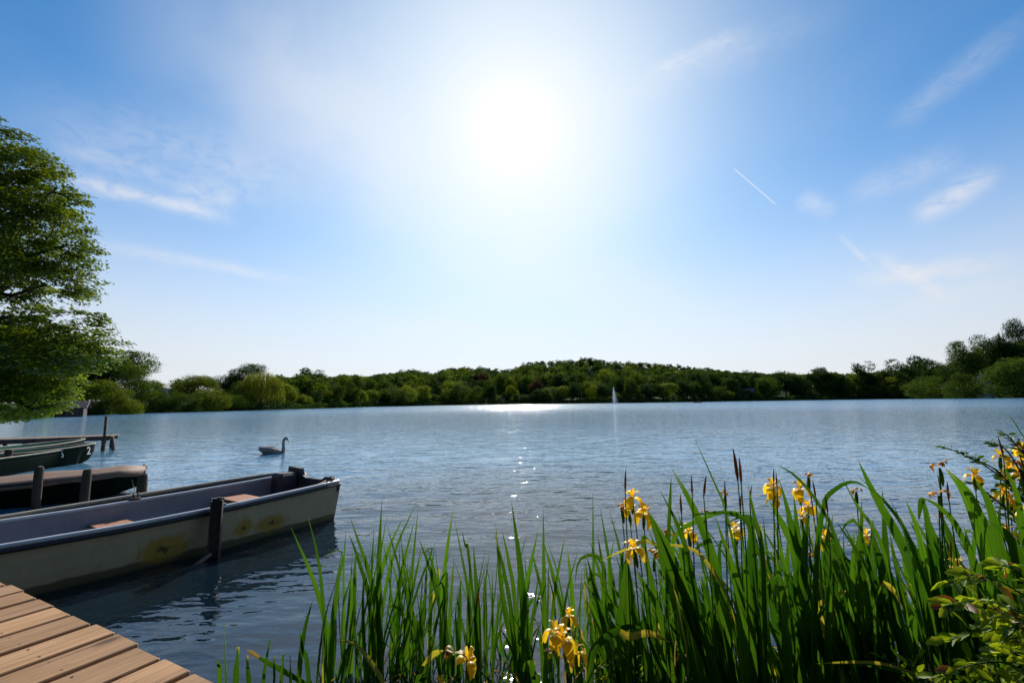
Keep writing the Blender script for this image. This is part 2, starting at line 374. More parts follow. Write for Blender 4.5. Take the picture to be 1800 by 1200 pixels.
def ground_z(P):
    P = np.atleast_2d(P).astype(float); s = lake_sd(P); r = np.linalg.norm(P, axis=1)
    land = .22 * (1 - np.exp(-np.maximum(s, 0) / .7)) + np.clip((r - 20) / 40, 0, 1) * (.5 * (1 - np.exp(-np.maximum(s, 0) / 4)) + .012 * np.clip(s, 0, 300))
    for (hx, hy, sx, sy, h) in HILLS:
        e = np.exp(-(((P[:, 0] - hx) / sx) ** 2 + ((P[:, 1] - hy) / sy) ** 2))
        land = land + .62 * h * e * np.clip(s / 60, 0, 1)
    bed = -.05 - .32 * (1 - np.exp(np.minimum(s, 0) / 1.8)) - 1.8 * (1 - np.exp(np.minimum(s, 0) / 20))
    return np.where(s > 0, land, bed) + .02 * np.sin(P[:, 0] * 5.1 + 1.3) * np.sin(P[:, 1] * 4.3) * (r < 30)
def gz(x, y): return float(ground_z([(x, y)])[0])
def polar(r0, r1, nr, na, zf, name, mat):
    rr = np.concatenate([[0.01], r0 * (r1 / r0) ** (np.linspace(0, 1, nr))]); aa = np.linspace(0, 2 * math.pi, na, endpoint=False)
    A, Rr = np.meshgrid(aa, rr); X = np.sin(A) * Rr; Y = np.cos(A) * Rr
    P = np.stack([X.ravel(), Y.ravel()], 1); Z = zf(P)
    V = np.column_stack([P, Z]); n1 = nr + 1
    i, j = np.meshgrid(np.arange(n1 - 1), np.arange(na), indexing='ij'); j2 = (j + 1) % na
    F = np.stack([i * na + j, (i + 1) * na + j, (i + 1) * na + j2, i * na + j2], -1).reshape(-1, 4)[:, ::-1]
    return obj(name, mesh_np(name, V, F, mat, True))
g = polar(.4, 3500, 170, 360, ground_z, 'ground', M['ground']); tag(g, 'soil, lake bed and wooded hills around the lake', 'ground', kind='structure')
rngw = np.random.default_rng(5)
waves = []
for k in range(26):
    lam = rngw.uniform(.35, 1.6); a = rngw.normal(.30, .55); waves.append((2 * math.pi / lam, math.pi / 2 + a, rngw.uniform(0, 6.28), lam * .0016))
def water_z(P):
    r = np.linalg.norm(P, axis=1); z = np.zeros(len(P))
    for (k, a, ph, amp) in waves: z += amp * np.sin(k * (P[:, 0] * math.cos(a) + P[:, 1] * math.sin(a)) + ph)
    fade = np.clip((30 - r) / 18, 0, 1) * np.clip((r - 1) / 6, .25, 1)
    return z * fade
def build_water():
    nr, na = 420, 420
    rr = np.concatenate([[.01], 1.2 * (34 / 1.2) ** np.linspace(0, 1, nr), 34 * (1200 / 34) ** np.linspace(.02, 1, 60)])
    th = np.concatenate([np.linspace(-R(56), R(56), na), np.linspace(R(56), 2 * math.pi - R(56), 62)[1:-1]]); na = len(th)
    A, Rr = np.meshgrid(th, rr); P = np.stack([(np.sin(A) * Rr).ravel(), (np.cos(A) * Rr).ravel()], 1)
    V = np.column_stack([P, water_z(P)]); n1 = len(rr)
    i, j = np.meshgrid(np.arange(n1 - 1), np.arange(na), indexing='ij'); j2 = (j + 1) % na
    F = np.stack([i * na + j, (i + 1) * na + j, (i + 1) * na + j2, i * na + j2], -1).reshape(-1, 4)[:, ::-1]
    return obj('water', mesh_np('water', V, F, M['water'], True))
tag(build_water(), 'rippled blue lake water', 'water', kind='structure')

# ------------------------------------------------------------------ foliage
def leaves_np(rng, C, N, size, aspect=.55, jit=.9):
    """kite-shaped leaves at C, facing roughly N"""
    n = len(C); N = N + rng.normal(0, jit, (n, 3)); N /= np.linalg.norm(N, axis=1)[:, None] + 1e-9
    a = rng.normal(0, 1, (n, 3)); T_ = np.cross(N, a); T_ /= np.linalg.norm(T_, axis=1)[:, None] + 1e-9
    B = np.cross(N, T_); s = size * rng.uniform(.6, 1.35, n)[:, None]
    V = np.stack([C - T_ * s * .5, C - B * s * aspect * .5 + N * s * .07, C + T_ * s * .5, C + B * s * aspect * .5 + N * s * .07], 1).reshape(-1, 3)
    return V, np.arange(4 * n).reshape(-1, 4)
def sphere_dirs(rng, n):
    d = rng.normal(0, 1, (n, 3)); return d / np.linalg.norm(d, axis=1)[:, None]
def crown_pts(rng, lobes, n, clump=9, spread=.12):
    L = np.array(lobes, float); w = (L[:, 3] * L[:, 4] + L[:, 3] * L[:, 5] + L[:, 4] * L[:, 5]); w /= w.sum()
    nc = n // clump; k = rng.choice(len(L), nc, p=w); d = sphere_dirs(rng, nc)
    rad = 1 - np.abs(rng.normal(0, .16, nc)); rad += .12 * np.sin(d[:, 0] * 7 + k) * np.sin(d[:, 2] * 6 + k * 2)
    C = L[k, :3] + d * L[k, 3:6] * rad[:, None]
    C = np.repeat(C, clump, 0); dd = np.repeat(d, clump, 0); R_ = np.repeat(L[k, 3:6].mean(1), clump)
    C = C + rng.normal(0, 1, C.shape) * (spread * R_)[:, None] * np.array([1, 1, .6])
    return C, dd
def tree_variant(seed, kind, n, leaf):
    """crown of a tree 1 high and 1 wide (centre at the origin's foot)"""
    rng = np.random.default_rng(seed)
    if kind == 'round':
        lobes = [(0, 0, .58, .36, .36, .34)]
        for i in range(16):
            a = rng.uniform(0, 6.28); r = rng.uniform(.15, .34); z = rng.uniform(.3, .85); r *= math.sqrt(max(.1, 1 - ((z - .55) / .5) ** 2))
            s = rng.uniform(.11, .19); lobes.append((r * math.cos(a), r * math.sin(a), z, s, s, s * .8))
    elif kind == 'tall':
        lobes = [(0, 0, .5, .26, .26, .40)]
        for i in range(18):
            a = rng.uniform(0, 6.28); z = rng.uniform(.18, .9); r = rng.uniform(.1, .34) * math.sqrt(max(.12, 1 - ((z - .5) / .5) ** 2))
            s = rng.uniform(.09, .17); lobes.append((r * math.cos(a), r * math.sin(a), z, s, s, s))
    elif kind == 'bushy':
        lobes = [(0, 0, .42, .42, .42, .40)]
        for i in range(18):
            a = rng.uniform(0, 6.28); z = rng.uniform(.1, .85); r = rng.uniform(.2, .42) * math.sqrt(max(.15, 1 - ((z - .4) / .62) ** 2))
            s = rng.uniform(.1, .18); lobes.append((r * math.cos(a), r * math.sin(a), z, s, s, s * .8))
    elif kind == 'ragged':
        lobes = [(0, 0, .46, .30, .30, .38)]
        for i in range(22):
            a = rng.uniform(0, 6.28); z = rng.uniform(.25, .95); r = rng.uniform(.1, .42) * math.sqrt(max(.2, 1 - ((z - .5) / .55) ** 2))
            s = rng.uniform(.08, .17); lobes.append((r * math.cos(a), r * math.sin(a), z, s * 1.35, s * 1.35, s * .95))
    elif kind == 'conifer':
        lobes = []
        for i in range(46):
            z = .12 + .86 * (i / 46) ** .9; rr = .42 * (1 - z) ** .75 + .02; a = i * 2.4
            lobes.append((rr * .6 * math.cos(a), rr * .6 * math.sin(a), z - rr * .12, rr * .55 + .01, rr * .55 + .01, .035))
    if kind == 'willow':
        C = []; Nn = []
        for i in range(260):
            d = sphere_dirs(rng, 1)[0]; d[2] = abs(d[2]); top = np.array([d[0] * .42, d[1] * .42, .55 + d[2] * .40]); ln = rng.uniform(.35, .8) * top[2]
            for t in np.linspace(0, 1, n // 260):
                p = top + np.array([d[0] * .07 * t, d[1] * .07 * t, -ln * t]) + rng.normal(0, .012, 3); C.append(p); Nn.append([d[0], d[1], .2])
        C = np.array(C); Nn = np.array(Nn); C2, d2 = crown_pts(rng, [(0, 0, .62, .40, .40, .33), (.1, .1, .5, .36, .36, .4)], n // 2, 9, .16)
        V, F = leaves_np(rng, np.vstack([C, C2]), np.vstack([Nn * 1.5, d2]), leaf * 1.1, .4, .7)
        return V, F
    C, dd = crown_pts(rng, lobes, n, 9, .16)
    C[:, 2] = np.maximum(C[:, 2], .02)
    return leaves_np(rng, C, dd * 1.2 + np.array([0, 0, .4]), leaf, .6, .8)
def trunk_mesh(seed, kind):
    rng = random.Random(seed); mb = MB()
    h = {'bushy': .4, 'conifer': .95, 'willow': .6}.get(kind, .62)
    mb.tube([(0, 0, -.03), (.005, 0, .1), (-.01, .01, h * .6), (.01, 0, h)], [.035, .024, .018, .006], 7)
    if kind != 'conifer':
        for i in range(6):
            a = rng.uniform(0, 6.28); z = rng.uniform(.15, h * .8); l = rng.uniform(.2, .34)
            mb.tube([(0, 0, z), (l * .5 * math.cos(a), l * .5 * math.sin(a), z + .09), (l * math.cos(a), l * math.sin(a), z + .22)], [.012, .008, .003], 5)
    return mb.mesh('trunk', M['bark'], True)
LEAFM = {'dark': 'leaf_a', 'mid': 'leaf_b', 'bright': 'leaf_c', 'willow': 'leaf_w', 'copper': 'leaf_r', 'needle': 'leaf_k'}
_geo = {}; _crown = {}; _trunk = {}
def crown_mesh(kind, var, tone, fine):
    key = (kind, var, tone, fine)
    if key not in _crown:
        g_ = (kind, var, fine)
        if g_ not in _geo: _geo[g_] = tree_variant(hash_(kind) + var * 17, kind, *((20000, .023) if fine else (9000, .034)))
        V, F = _geo[g_]; _crown[key] = mesh_np('crown', V, F, M[LEAFM[tone]])
    return _crown[key]
def hash_(s): return sum((i + 3) * ord(c) for i, c in enumerate(s))
def tree(x, y, h, w, kind, var, tone, label, group=None, fine=False, name='broadleaf_tree', rz=None, zoff=0):
    root = empty(name, (x, y, gz(x, y) + zoff), rz if rz is not None else (x * 7.3 + y * 3.1) % 6.28, label, 'bush' if name == 'bush' else 'tree', group)
    root.scale = (w, w, h)
    c = obj('crown', crown_mesh(kind, var, tone, fine), root)
    if (kind, var) not in _trunk: _trunk[(kind, var)] = trunk_mesh(var, kind)
    obj('trunk', _trunk[(kind, var)], root)
    return root
def tree_px(u, vtop, hw, Y, kind, var, tone, label, **k):
    p = D(u, vtop, Y); w = 2 * hw / (FPX / Y) / .86; z0 = gz(p[0], p[1])
    return tree(p[0], p[1], max(2, (p[2] - z0) / .96), w, kind, var, tone, label, **k)

# left shore, explicit trees
LT = [ # u, vtop, hw, Y, kind, var, tone, label
 (60, 640, 60, 96, 'round', 0, 'dark', 'shadowed tree mostly hidden behind the overhanging foliage at the left edge'),
 (118, 652, 46, 104, 'bushy', 1, 'dark', 'dark dense tree rising right behind the boathouse'),
 (160, 640, 42, 112, 'round', 2, 'dark', 'dark round tree just right of the boathouse'),
 (203, 621, 50, 116, 'ragged', 0, 'mid', 'tallest ragged tree on the left shore, beside the big overhanging tree'),
 (240, 642, 34, 106, 'ragged', 1, 'mid', 'tree with a stepped crown falling away to the right on the left shore'),
 (180, 668, 40, 92, 'bushy', 2, 'bright', 'mid green bushy tree in front of the tall ragged tree'),
 (268, 668, 26, 122, 'round', 1, 'mid', 'smaller round tree left of the blue roofed house'),
 (312, 668, 17, 138, 'tall', 1, 'dark', 'slim dark tree right of the blue roofed house'),
 (345, 657, 38, 132, 'round', 3, 'bright', 'broad tree with a rusty tinge left of the willow'),
 (372, 677, 30, 124, 'bushy', 0, 'bright', 'bright green bushy tree at the water left of the rounded bush'),
 (398, 657, 34, 165, 'round', 0, 'dark', 'dark tree filling the gap behind the rusty tinged tree'),
 (434, 645, 36, 170, 'ragged', 2, 'dark', 'tall dark tree directly behind the willow'),
 (462, 654, 33, 146, 'willow', 0, 'willow', 'yellow green weeping willow hanging down to the water on the left headland'),
 (432, 672, 26, 150, 'bushy', 1, 'dark', 'dark tree tucked against the left side of the willow'),
]
for i, a in enumerate(LT):
    tree_px(*a, fine=True, name='willow_tree' if a[4] == 'willow' else 'broadleaf_tree', group='trees on the left shore', rz=i * 1.7)
for (u, vt, hw, Y, tone, lab) in [(228, 696, 20, 93, 'bright', 'bright bush at the reed edge below the stepped tree'), (408, 695, 27, 133, 'bright', 'rounded bright bush leaning over the water left of the willow'),
        (285, 688, 24, 112, 'mid', 'low hedge-like bush under the blue roofed house'), (325, 690, 26, 116, 'mid', 'low bush between the reed bed and the bright bushy tree'), (160, 700, 28, 88, 'dark', 'dark shrub right beside the boathouse')]:
    tree_px(u, vt, hw, Y, 'bushy', 1 if Y > 100 else 0, tone, lab, fine=True, name='bush', group='bushes on the left shore')

# middle shore: front rows one by one
rng = random.Random(11)
GAPS = [(525, 7), (771, 8), (925, 10), (881, 5), (1310, 12), (1284, 6), (1080, 9)]
def shore_Y(u):                               # forward distance at which a line of sight leaves the lake
    d = ray(u, 690); d = d[:2] / d[1]
    ys = np.arange(60, 520, 2.0); s = lake_sd(np.outer(ys, d)); k = np.where(s > 0)[0]
    k = [i for i in k if ys[i] > 80]
    return float(ys[k[0]]) if k else 400.0
def seglabel(u, row, tone, kind):
    where = ('behind the left headland' if u < 620 else 'below the left shoulder of the hill' if u < 780 else 'below the long wooded slope' if u < 960
             else 'left of the fountain' if u < 1075 else 'right of the fountain' if u < 1200 else 'near the house on the far bank' if u < 1345 else 'on the long right bank')
    t = {'dark': 'dark green', 'mid': 'mid green', 'bright': 'light green', 'copper': 'copper red', 'needle': 'blackish conifer'}[tone]
    r_ = ('at the waterline', 'in the second row', 'in the back rows')[row]
    return f'{t} {"tall" if kind == "tall" else "rounded" if kind == "round" else "spreading"} tree {r_} {where}'
u = 505
while u < 1345:
    Y = shore_Y(u) + rng.uniform(4, 12); s = FPX / Y
    h = rng.uniform(26, 40) * (1.0 if u > 620 else 1.1); hw = rng.uniform(13, 22)
    near_gap = any(abs(u - g_) < w_ + hw * .55 for g_, w_ in GAPS)
    if near_gap: h *= .45; hw *= .6
    hor = 706.5 - .0128 * (u - 900)
    kind = rng.choice(['round', 'bushy', 'tall', 'round', 'bushy']); tone = rng.choice(['dark', 'mid', 'mid', 'bright', 'dark'])
    tree_px(u, hor - h, hw, Y, kind, rng.randrange(4), tone, seglabel(u, 0, tone, kind), group='trees along the far shore'); u += hw * rng.uniform(.95, 1.4)
u = 500
while u < 1350:
    Y = shore_Y(u) + rng.uniform(22, 60); hor = 706.5 - .0128 * (u - 900)
    h = rng.uniform(38, 50); hw = rng.uniform(14, 24)
    kind = rng.choice(['round', 'bushy', 'tall', 'ragged']); tone = rng.choice(['dark', 'mid', 'dark', 'bright', 'mid', 'dark', 'dark'])
    tree_px(u, hor - h, hw, Y, kind, rng.randrange(4), tone, seglabel(u, 1, tone, kind), group='trees along the far shore'); u += hw * rng.uniform(.8, 1.2)
SKY = [(500, 661), (520, 662), (545, 653), (575, 664), (600, 657), (640, 660), (680, 655), (715, 648), (765, 652), (800, 643), (850, 645), (900, 648), (925, 636), (985, 632), (1035, 628), (1075, 634), (1150, 637), (1200, 642), (1260, 648), (1345, 655), (1400, 663), (1450, 660), (1500, 661), (1560, 654), (1620, 645), (1680, 642), (1725, 618), (1800, 596), (1860, 590)]
sky_y = lambda u: float(np.interp(u, [a for a, b in SKY], [b for a, b in SKY]))
# named far-shore trees
for a in [(575, 672, 27, 262, 'round', 1, 'dark', 'large dark round tree on the lawn beyond the willow'), (548, 652, 22, 330, 'ragged', 3, 'dark', 'taller ragged crown standing out of the skyline right of the willow'),
          (945, 664, 17, 318, 'tall', 0, 'copper', 'copper beech nearest the water left of the fountain'), (842, 655, 20, 372, 'round', 2, 'copper', 'larger copper beech among green trees on the slope'),
          (1180, 652, 20, 400, 'round', 0, 'bright', 'light green round crown right of the fountain, second of two'), (1068, 648, 19, 390, 'round', 2, 'bright', 'light green round crown directly above the fountain')]:
    tree_px(*a, group='trees along the far shore')

# the wood covering the hill: one mass
def build_wood():
    r = np.random.default_rng(3); VV = []; FF = []; off = 0; MI = []
    base = [tree_variant(900 + i, k, 2400, .062) for i, k in enumerate(['round', 'bushy', 'round', 'ragged', 'tall', 'bushy'])]
    tops = []
    # skyline crowns set by the ridge of the hill, then the slopes below it
    spots = []
    for uu in np.arange(490, 1850, 7.0):
        Yr = float(np.interp(uu, [490, 620, 780, 900, 1035, 1200, 1380, 1460, 1600, 1700, 1850], [330, 430, 620, 680, 760, 800, 640, 490, 455, 400, 350])) * r.uniform(.97, 1.03)
        spots.append((uu + r.uniform(-3, 3), sky_y(uu) + abs(r.normal(0, 1.6)), Yr, True))
    for _ in range(640):
        uu = r.uniform(490, 1850); Yr = float(np.interp(uu, [490, 620, 780, 900, 1035, 1200, 1380, 1460, 1600, 1700, 1850], [330, 430, 620, 680, 760, 800, 640, 490, 455, 400, 350]))
        f = r.uniform(0, 1); Ys = shore_Y(uu) + (45 if uu < 1400 else 16); Yt = Ys + (Yr - Ys) * f
        hor = 706.5 - .0128 * (uu - 900); vt = hor - 46 + (sky_y(uu) + 3 - hor + 46) * f ** .8
        spots.append((uu, vt, Yt, False))
    for (uu, vt, Y, rid) in spots:
        p = D(uu, vt, Y); h = r.uniform(13, 19); w = r.uniform(12, 19); V, F = base[r.integers(len(base))]
        a = r.uniform(0, 6.28); Vr = V * np.array([w, w, h]); Vr = np.column_stack([Vr[:, 0] * math.cos(a) - Vr[:, 1] * math.sin(a), Vr[:, 0] * math.sin(a) + Vr[:, 1] * math.cos(a), Vr[:, 2]])
        VV.append(Vr + np.array([p[0], p[1], p[2] - h * .95])); FF.append(F + off); off += len(V); MI.append(np.full(len(F), r.choice(3, p=[.5, .38, .12])))
    me = mesh_np('hillside_wood', np.concatenate(VV), np.concatenate(FF), [M['leaf_a'], M['leaf_b'], M['leaf_c']], midx=np.concatenate(MI))
    tag(obj('hillside_wood', me), 'dense broadleaf wood covering the hill beyond the lake', 'wood', kind='stuff')
build_wood()

# right bank
RT = [(1345, 656, 22, 385, 'bushy', 0, 'mid'), (1378, 652, 22, 400, 'round', 1, 'dark'), (1405, 660, 18, 395, 'bushy', 2, 'dark'), (1437, 648, 20, 410, 'ragged', 0, 'dark'),
      (1468, 656, 18, 420, 'round', 3, 'dark'), (1488, 662, 14, 400, 'tall', 2, 'mid'), (1514, 642, 18, 415, 'ragged', 1, 'dark'), (1548, 646, 24, 418, 'bushy', 3, 'dark'),
      (1590, 634, 26, 400, 'ragged', 3, 'dark'), (1628, 636, 26, 410, 'ragged', 2, 'dark'), (1570, 662, 24, 405, 'bushy', 1, 'bright'), (1530, 672, 24, 408, 'bushy', 0, 'mid'),
      (1450, 676, 26, 412, 'bushy', 1, 'dark'), (1490, 680, 24, 414, 'bushy', 2, 'dark'), (1410, 680, 22, 402, 'bushy', 3, 'dark'), (1600, 670, 22, 400, 'round', 0, 'mid')]
RL = ['first tree of the right bank beside the far house', 'rounded dark crown second along the right bank skyline', 'low dark tree in a dip of the right bank skyline', 'ragged crown poking above the right bank left of the dip',
      'smooth dark crown between two ragged ones on the right bank', 'slim mid green tree before the tall ragged one on the right bank', 'tall ragged tree standing highest in the middle of the right bank', 'broad dark tree right of the tallest ragged one on the right bank',
      'high ragged tree left of the twin crowns on the right bank', 'high ragged tree just left of the big trees at the right edge', 'light green tree low in the right bank wood', 'mid green bushy tree at the waterline of the right bank',
      'dark bushy tree at the waterline of the right bank, leftmost of three', 'dark bushy tree at the waterline of the right bank, middle of three', 'dark bushy tree nearest the far house at the waterline', 'rounded mid green tree left of the bush that overhangs the right bank']
for a, l in zip(RT, RL): tree_px(*a, l, group='trees on the right bank')
for i, (a, l) in enumerate(zip([(1680, 632, 34, 340, 'round', 1, 'dark'), (1700, 604, 26, 320, 'ragged', 0, 'mid'), (1742, 598, 30, 322, 'ragged', 1, 'dark'), (1775, 600, 34, 318, 'round', 2, 'dark'), (1822, 580, 40, 312, 'ragged', 3, 'dark'),
            (1640, 654, 38, 352, 'bushy', 0, 'mid'), (1692, 655, 26, 312, 'bushy', 3, 'mid'), (1775, 630, 46, 288, 'bushy', 2, 'mid'), (1850, 620, 50, 290, 'bushy', 1, 'dark')],
        ['dark tree linking the low bank wood to the big trees at the right edge', 'leaning ragged tree stepping up towards the right edge', 'dark ragged tree behind the red gabled house', 'dark round tree right of the red gabled house', 'big dark tree cut by the right edge of the lake view',
         'wide bushy tree overhanging the water left of the red gabled house', 'bushy tree at the water just left of the red gabled house', 'large leafy tree in front of the red gabled house hanging over the water', 'dark bushy tree at the far right waterline'])):
    tree_px(*a, l, fine=True, group='big trees at the right edge', rz=i)
for (u_, v_, hw_, l) in [(1787, 572, 20, 'tall dark pine topping the skyline at the right edge'), (1755, 586, 10, 'small pointed conifer left of the tall pine')]:
    tree_px(u_, v_, hw_, 330, 'ragged' if hw_ > 12 else 'conifer', 2, 'needle', l, fine=True, name='pine_tree', group='conifers at the right edge')
# shoreline thicket so no ground shows between trunks
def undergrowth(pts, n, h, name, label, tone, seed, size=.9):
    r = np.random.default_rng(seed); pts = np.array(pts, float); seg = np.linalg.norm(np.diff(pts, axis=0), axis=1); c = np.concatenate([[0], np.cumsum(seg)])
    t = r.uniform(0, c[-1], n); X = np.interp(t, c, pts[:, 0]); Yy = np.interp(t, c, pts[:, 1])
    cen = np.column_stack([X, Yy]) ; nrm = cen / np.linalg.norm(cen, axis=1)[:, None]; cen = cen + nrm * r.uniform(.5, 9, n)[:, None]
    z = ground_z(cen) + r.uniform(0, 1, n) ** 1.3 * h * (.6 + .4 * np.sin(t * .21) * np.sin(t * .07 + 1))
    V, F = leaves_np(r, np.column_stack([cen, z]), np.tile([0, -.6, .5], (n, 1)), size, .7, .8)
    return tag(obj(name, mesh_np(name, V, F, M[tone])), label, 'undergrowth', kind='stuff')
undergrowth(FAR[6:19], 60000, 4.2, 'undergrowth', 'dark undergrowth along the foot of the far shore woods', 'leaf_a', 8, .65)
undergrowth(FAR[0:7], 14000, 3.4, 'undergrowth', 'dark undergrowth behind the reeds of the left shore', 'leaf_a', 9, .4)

# the big near tree at the left edge
def spray_tree(name, label, lobes_px, nspray, per, leaf, mat, trunk_xy, limbs_px, seed, holes=()):
    r = np.random.default_rng(seed); L = []
    for (u_, v_, Y, ru, rv, rd) in lobes_px:
        p = D(u_, v_, Y); s = Y / FPX; L.append((*p, ru * s, rd, rv * s))
    L = np.array(L); w = L[:, 3] * L[:, 5]; w /= w.sum(); k = r.choice(len(L), nspray, p=w); d = sphere_dirs(r, nspray)
    rad = 1.03 - np.abs(r.normal(0, .24, nspray)) + .10 * (r.uniform(0, 1, nspray) > .88); C = L[k, :3] + d * L[k, 3:6] * rad[:, None]
    keep = np.ones(nspray, bool)
    for (u_, v_, Y, ru, rv, pr) in holes:
        p = D(u_, v_, Y); s = Y / FPX; q = np.sqrt(((C[:, 0] - p[0]) / (ru * s)) ** 2 + ((C[:, 2] - p[2]) / (rv * s)) ** 2)
        keep &= ~((q < 1) & (r.uniform(0, 1, nspray) < pr))
    C = C[keep]; d = d[keep]; n = len(C)
    C_ = np.repeat(C, per, 0); out = np.repeat(d * np.array([1, 1, .15]), per, 0)
    # flat, slightly drooping sprays
    a = r.uniform(0, 6.28, n * per); rr = np.sqrt(r.uniform(0, 1, n * per)) * r.uniform(.25, .6, n * per)
    P = C_ + np.column_stack([np.cos(a) * rr, np.sin(a) * rr, r.normal(0, .06, n * per) - rr ** 2 * .30]) + out * .15
    base = mesh_np('crown', *leaves_np(r, P, np.tile([0, 0, 1.5], (len(P), 1)) + out * .6, leaf, .62, .55), M[mat])
    x, y = trunk_xy; root = empty(name, (x, y, gz(x, y)), 0, label, 'tree'); z0 = root.location.z
    base.transform(Matrix.Translation((-x, -y, -z0))); obj('crown', base, root)
    mb = MB(); top = max(c[2] for c in L) - z0
    mb.tube([(0, 0, -.3), (.1, 0, 1.5), (.0, .1, top * .45), (.25, 0, top * .9)], [.45, .33, .24, .06], 12); mb.build('trunk', M['bark'], root, True)
    for (z, pts) in limbs_px:
        P3 = [np.array([0, 0, z])] + [D(*q) - np.array([x, y, z0]) for q in pts]; mb = MB(); k_ = len(P3)
        mb.tube(P3, [.13 * (1 - i / k_) + .02 for i in range(k_)], 7)
        for i in range(1, k_):                 # side twigs
            for _ in range(5):
                q0 = P3[i - 1] + (P3[i] - P3[i - 1]) * r.uniform(.2, 1); q1 = q0 + np.array([r.normal(.3, .6), r.normal(0, .6), r.normal(.15, .35)]); q2 = q1 + (q1 - q0) * .6 + np.array([0, 0, -.1])
                mb.tube([q0, q1, q2], [.03, .018, .008], 5)
        mb.build('limb', M['bark'], root, True)
    return root
spray_tree('overhanging_tree', 'tall broadleaf tree leaning in at the left edge, crown high above the boats',
    [(12, 268, 20, 48, 40, 1.8), (52, 330, 20, 56, 70, 2.2), (62, 420, 20, 66, 70, 2.4), (72, 480, 19.6, 56, 60, 2.2), (50, 500, 20.5, 80, 45, 2.4), (20, 400, 21, 70, 120, 2.6), (-60, 350, 21, 105, 150, 3.2),
     (-60, 520, 21, 90, 90, 3), (115, 575, 18.8, 50, 38, 1.6), (155, 610, 18.4, 38, 26, 1.2), (100, 620, 19, 70, 40, 1.8), (40, 610, 19.6, 80, 45, 2.2)],
    2300, 34, .17, 'leaf_near', (-26.5, 20.5), [(3.2, [(-30, 560, 20.6), (60, 556, 19.6), (130, 590, 18.8)]), (4.0, [(-60, 500, 21), (20, 520, 20.5), (80, 500, 20)]), (6.0, [(-60, 400, 21), (40, 380, 20.5), (100, 330, 20)]), (5, [(-40, 470, 21), (50, 450, 20.5), (120, 430, 20)]), (3.0, [(-40, 590, 20), (50, 610, 19.2), (110, 640, 18.8)])],
    21, holes=[(35, 530, 20, 70, 28, .93), (90, 545, 19.5, 45, 18, .8), (-20, 540, 20, 50, 30, .8), (0, 420, 20, 14, 26, .8)])
spray_tree('overhanging_tree', 'low leafy tree at the left edge with branches trailing to the water',
    [(30, 620, 21, 78, 44, 2.2), (42, 665, 20.5, 60, 36, 2), (20, 700, 20.4, 70, 36, 2), (-50, 650, 21, 90, 90, 3), (84, 628, 20.6, 46, 30, 1.8), (28, 722, 19.8, 30, 13, 1.2), (132, 640, 19.6, 28, 16, 1.2)],
    1500, 26, .16, 'leaf_near2', (-29, 22.5), [(1.6, [(-40, 640, 21.4), (30, 630, 21), (80, 640, 20.6)]), (1.2, [(-40, 690, 21.4), (20, 700, 20.6), (60, 720, 20)])], 33)

def behind():  # unseen trees added to block sky light and deepen the shade
    r = np.random.default_rng(14); base = [tree_variant(950 + i, k, 1500, .085) for i, k in enumerate(['round', 'bushy', 'tall'])]; VV = []; FF = []; off = 0
    for k in range(46):
        a = R(100 + 160 * k / 45) + r.normal(0, .02); d_ = r.uniform(14, 30); x, y = math.sin(a) * d_, math.cos(a) * d_
        if lake_sd([(x, y)])[0] < 3: continue
        V, F = base[k % 3]; h = r.uniform(11, 17); w = r.uniform(8, 12); VV.append(V * np.array([w, w, h]) + np.array([x, y, gz(x, y) - .5])); FF.append(F + off); off += len(V)
    tag(obj('unseen_shade_wood', mesh_np('unseen_shade_wood', np.concatenate(VV), np.concatenate(FF), M['leaf_a'])), 'unseen trees added on the bank behind the viewpoint to block sky light', 'wood', kind='stuff')
behind()
# reeds along the left shore
def reeds():
    r = np.random.default_rng(4); V = []; F = []
    seg = [W(70, 735), W(140, 730), W(200, 727.5), W(250, 726), W(325, 723.5)]
    for k in range(2600):
        i = r.integers(4); t = r.uniform(); p = seg[i] * (1 - t) + seg[i + 1] * t; n = p[:2] / np.linalg.norm(p[:2]); q = p[:2] + n * r.uniform(-.5, 5.5)
        z = max(gz(*q), 0) if False else 0; h = r.uniform(.7, 1.5); a = r.uniform(0, 6.28); w = .09; dx = np.array([math.cos(a), math.sin(a)]) * w; ln = r.normal(0, .18, 2); o = len(V)
        V += [(*(q - dx), z), (*(q + dx), z), (*(q + ln + dx * .4), z + h), (*(q + ln * 1.2 - dx * .2), z + h * 1.02)]; F.append((o, o + 1, o + 2, o + 3))
    tag(obj('reeds', mesh_np('reeds', V, F, M['reed'])), 'bright green reeds lining the left shore by the boathouse', 'reeds', kind='stuff')
reeds()

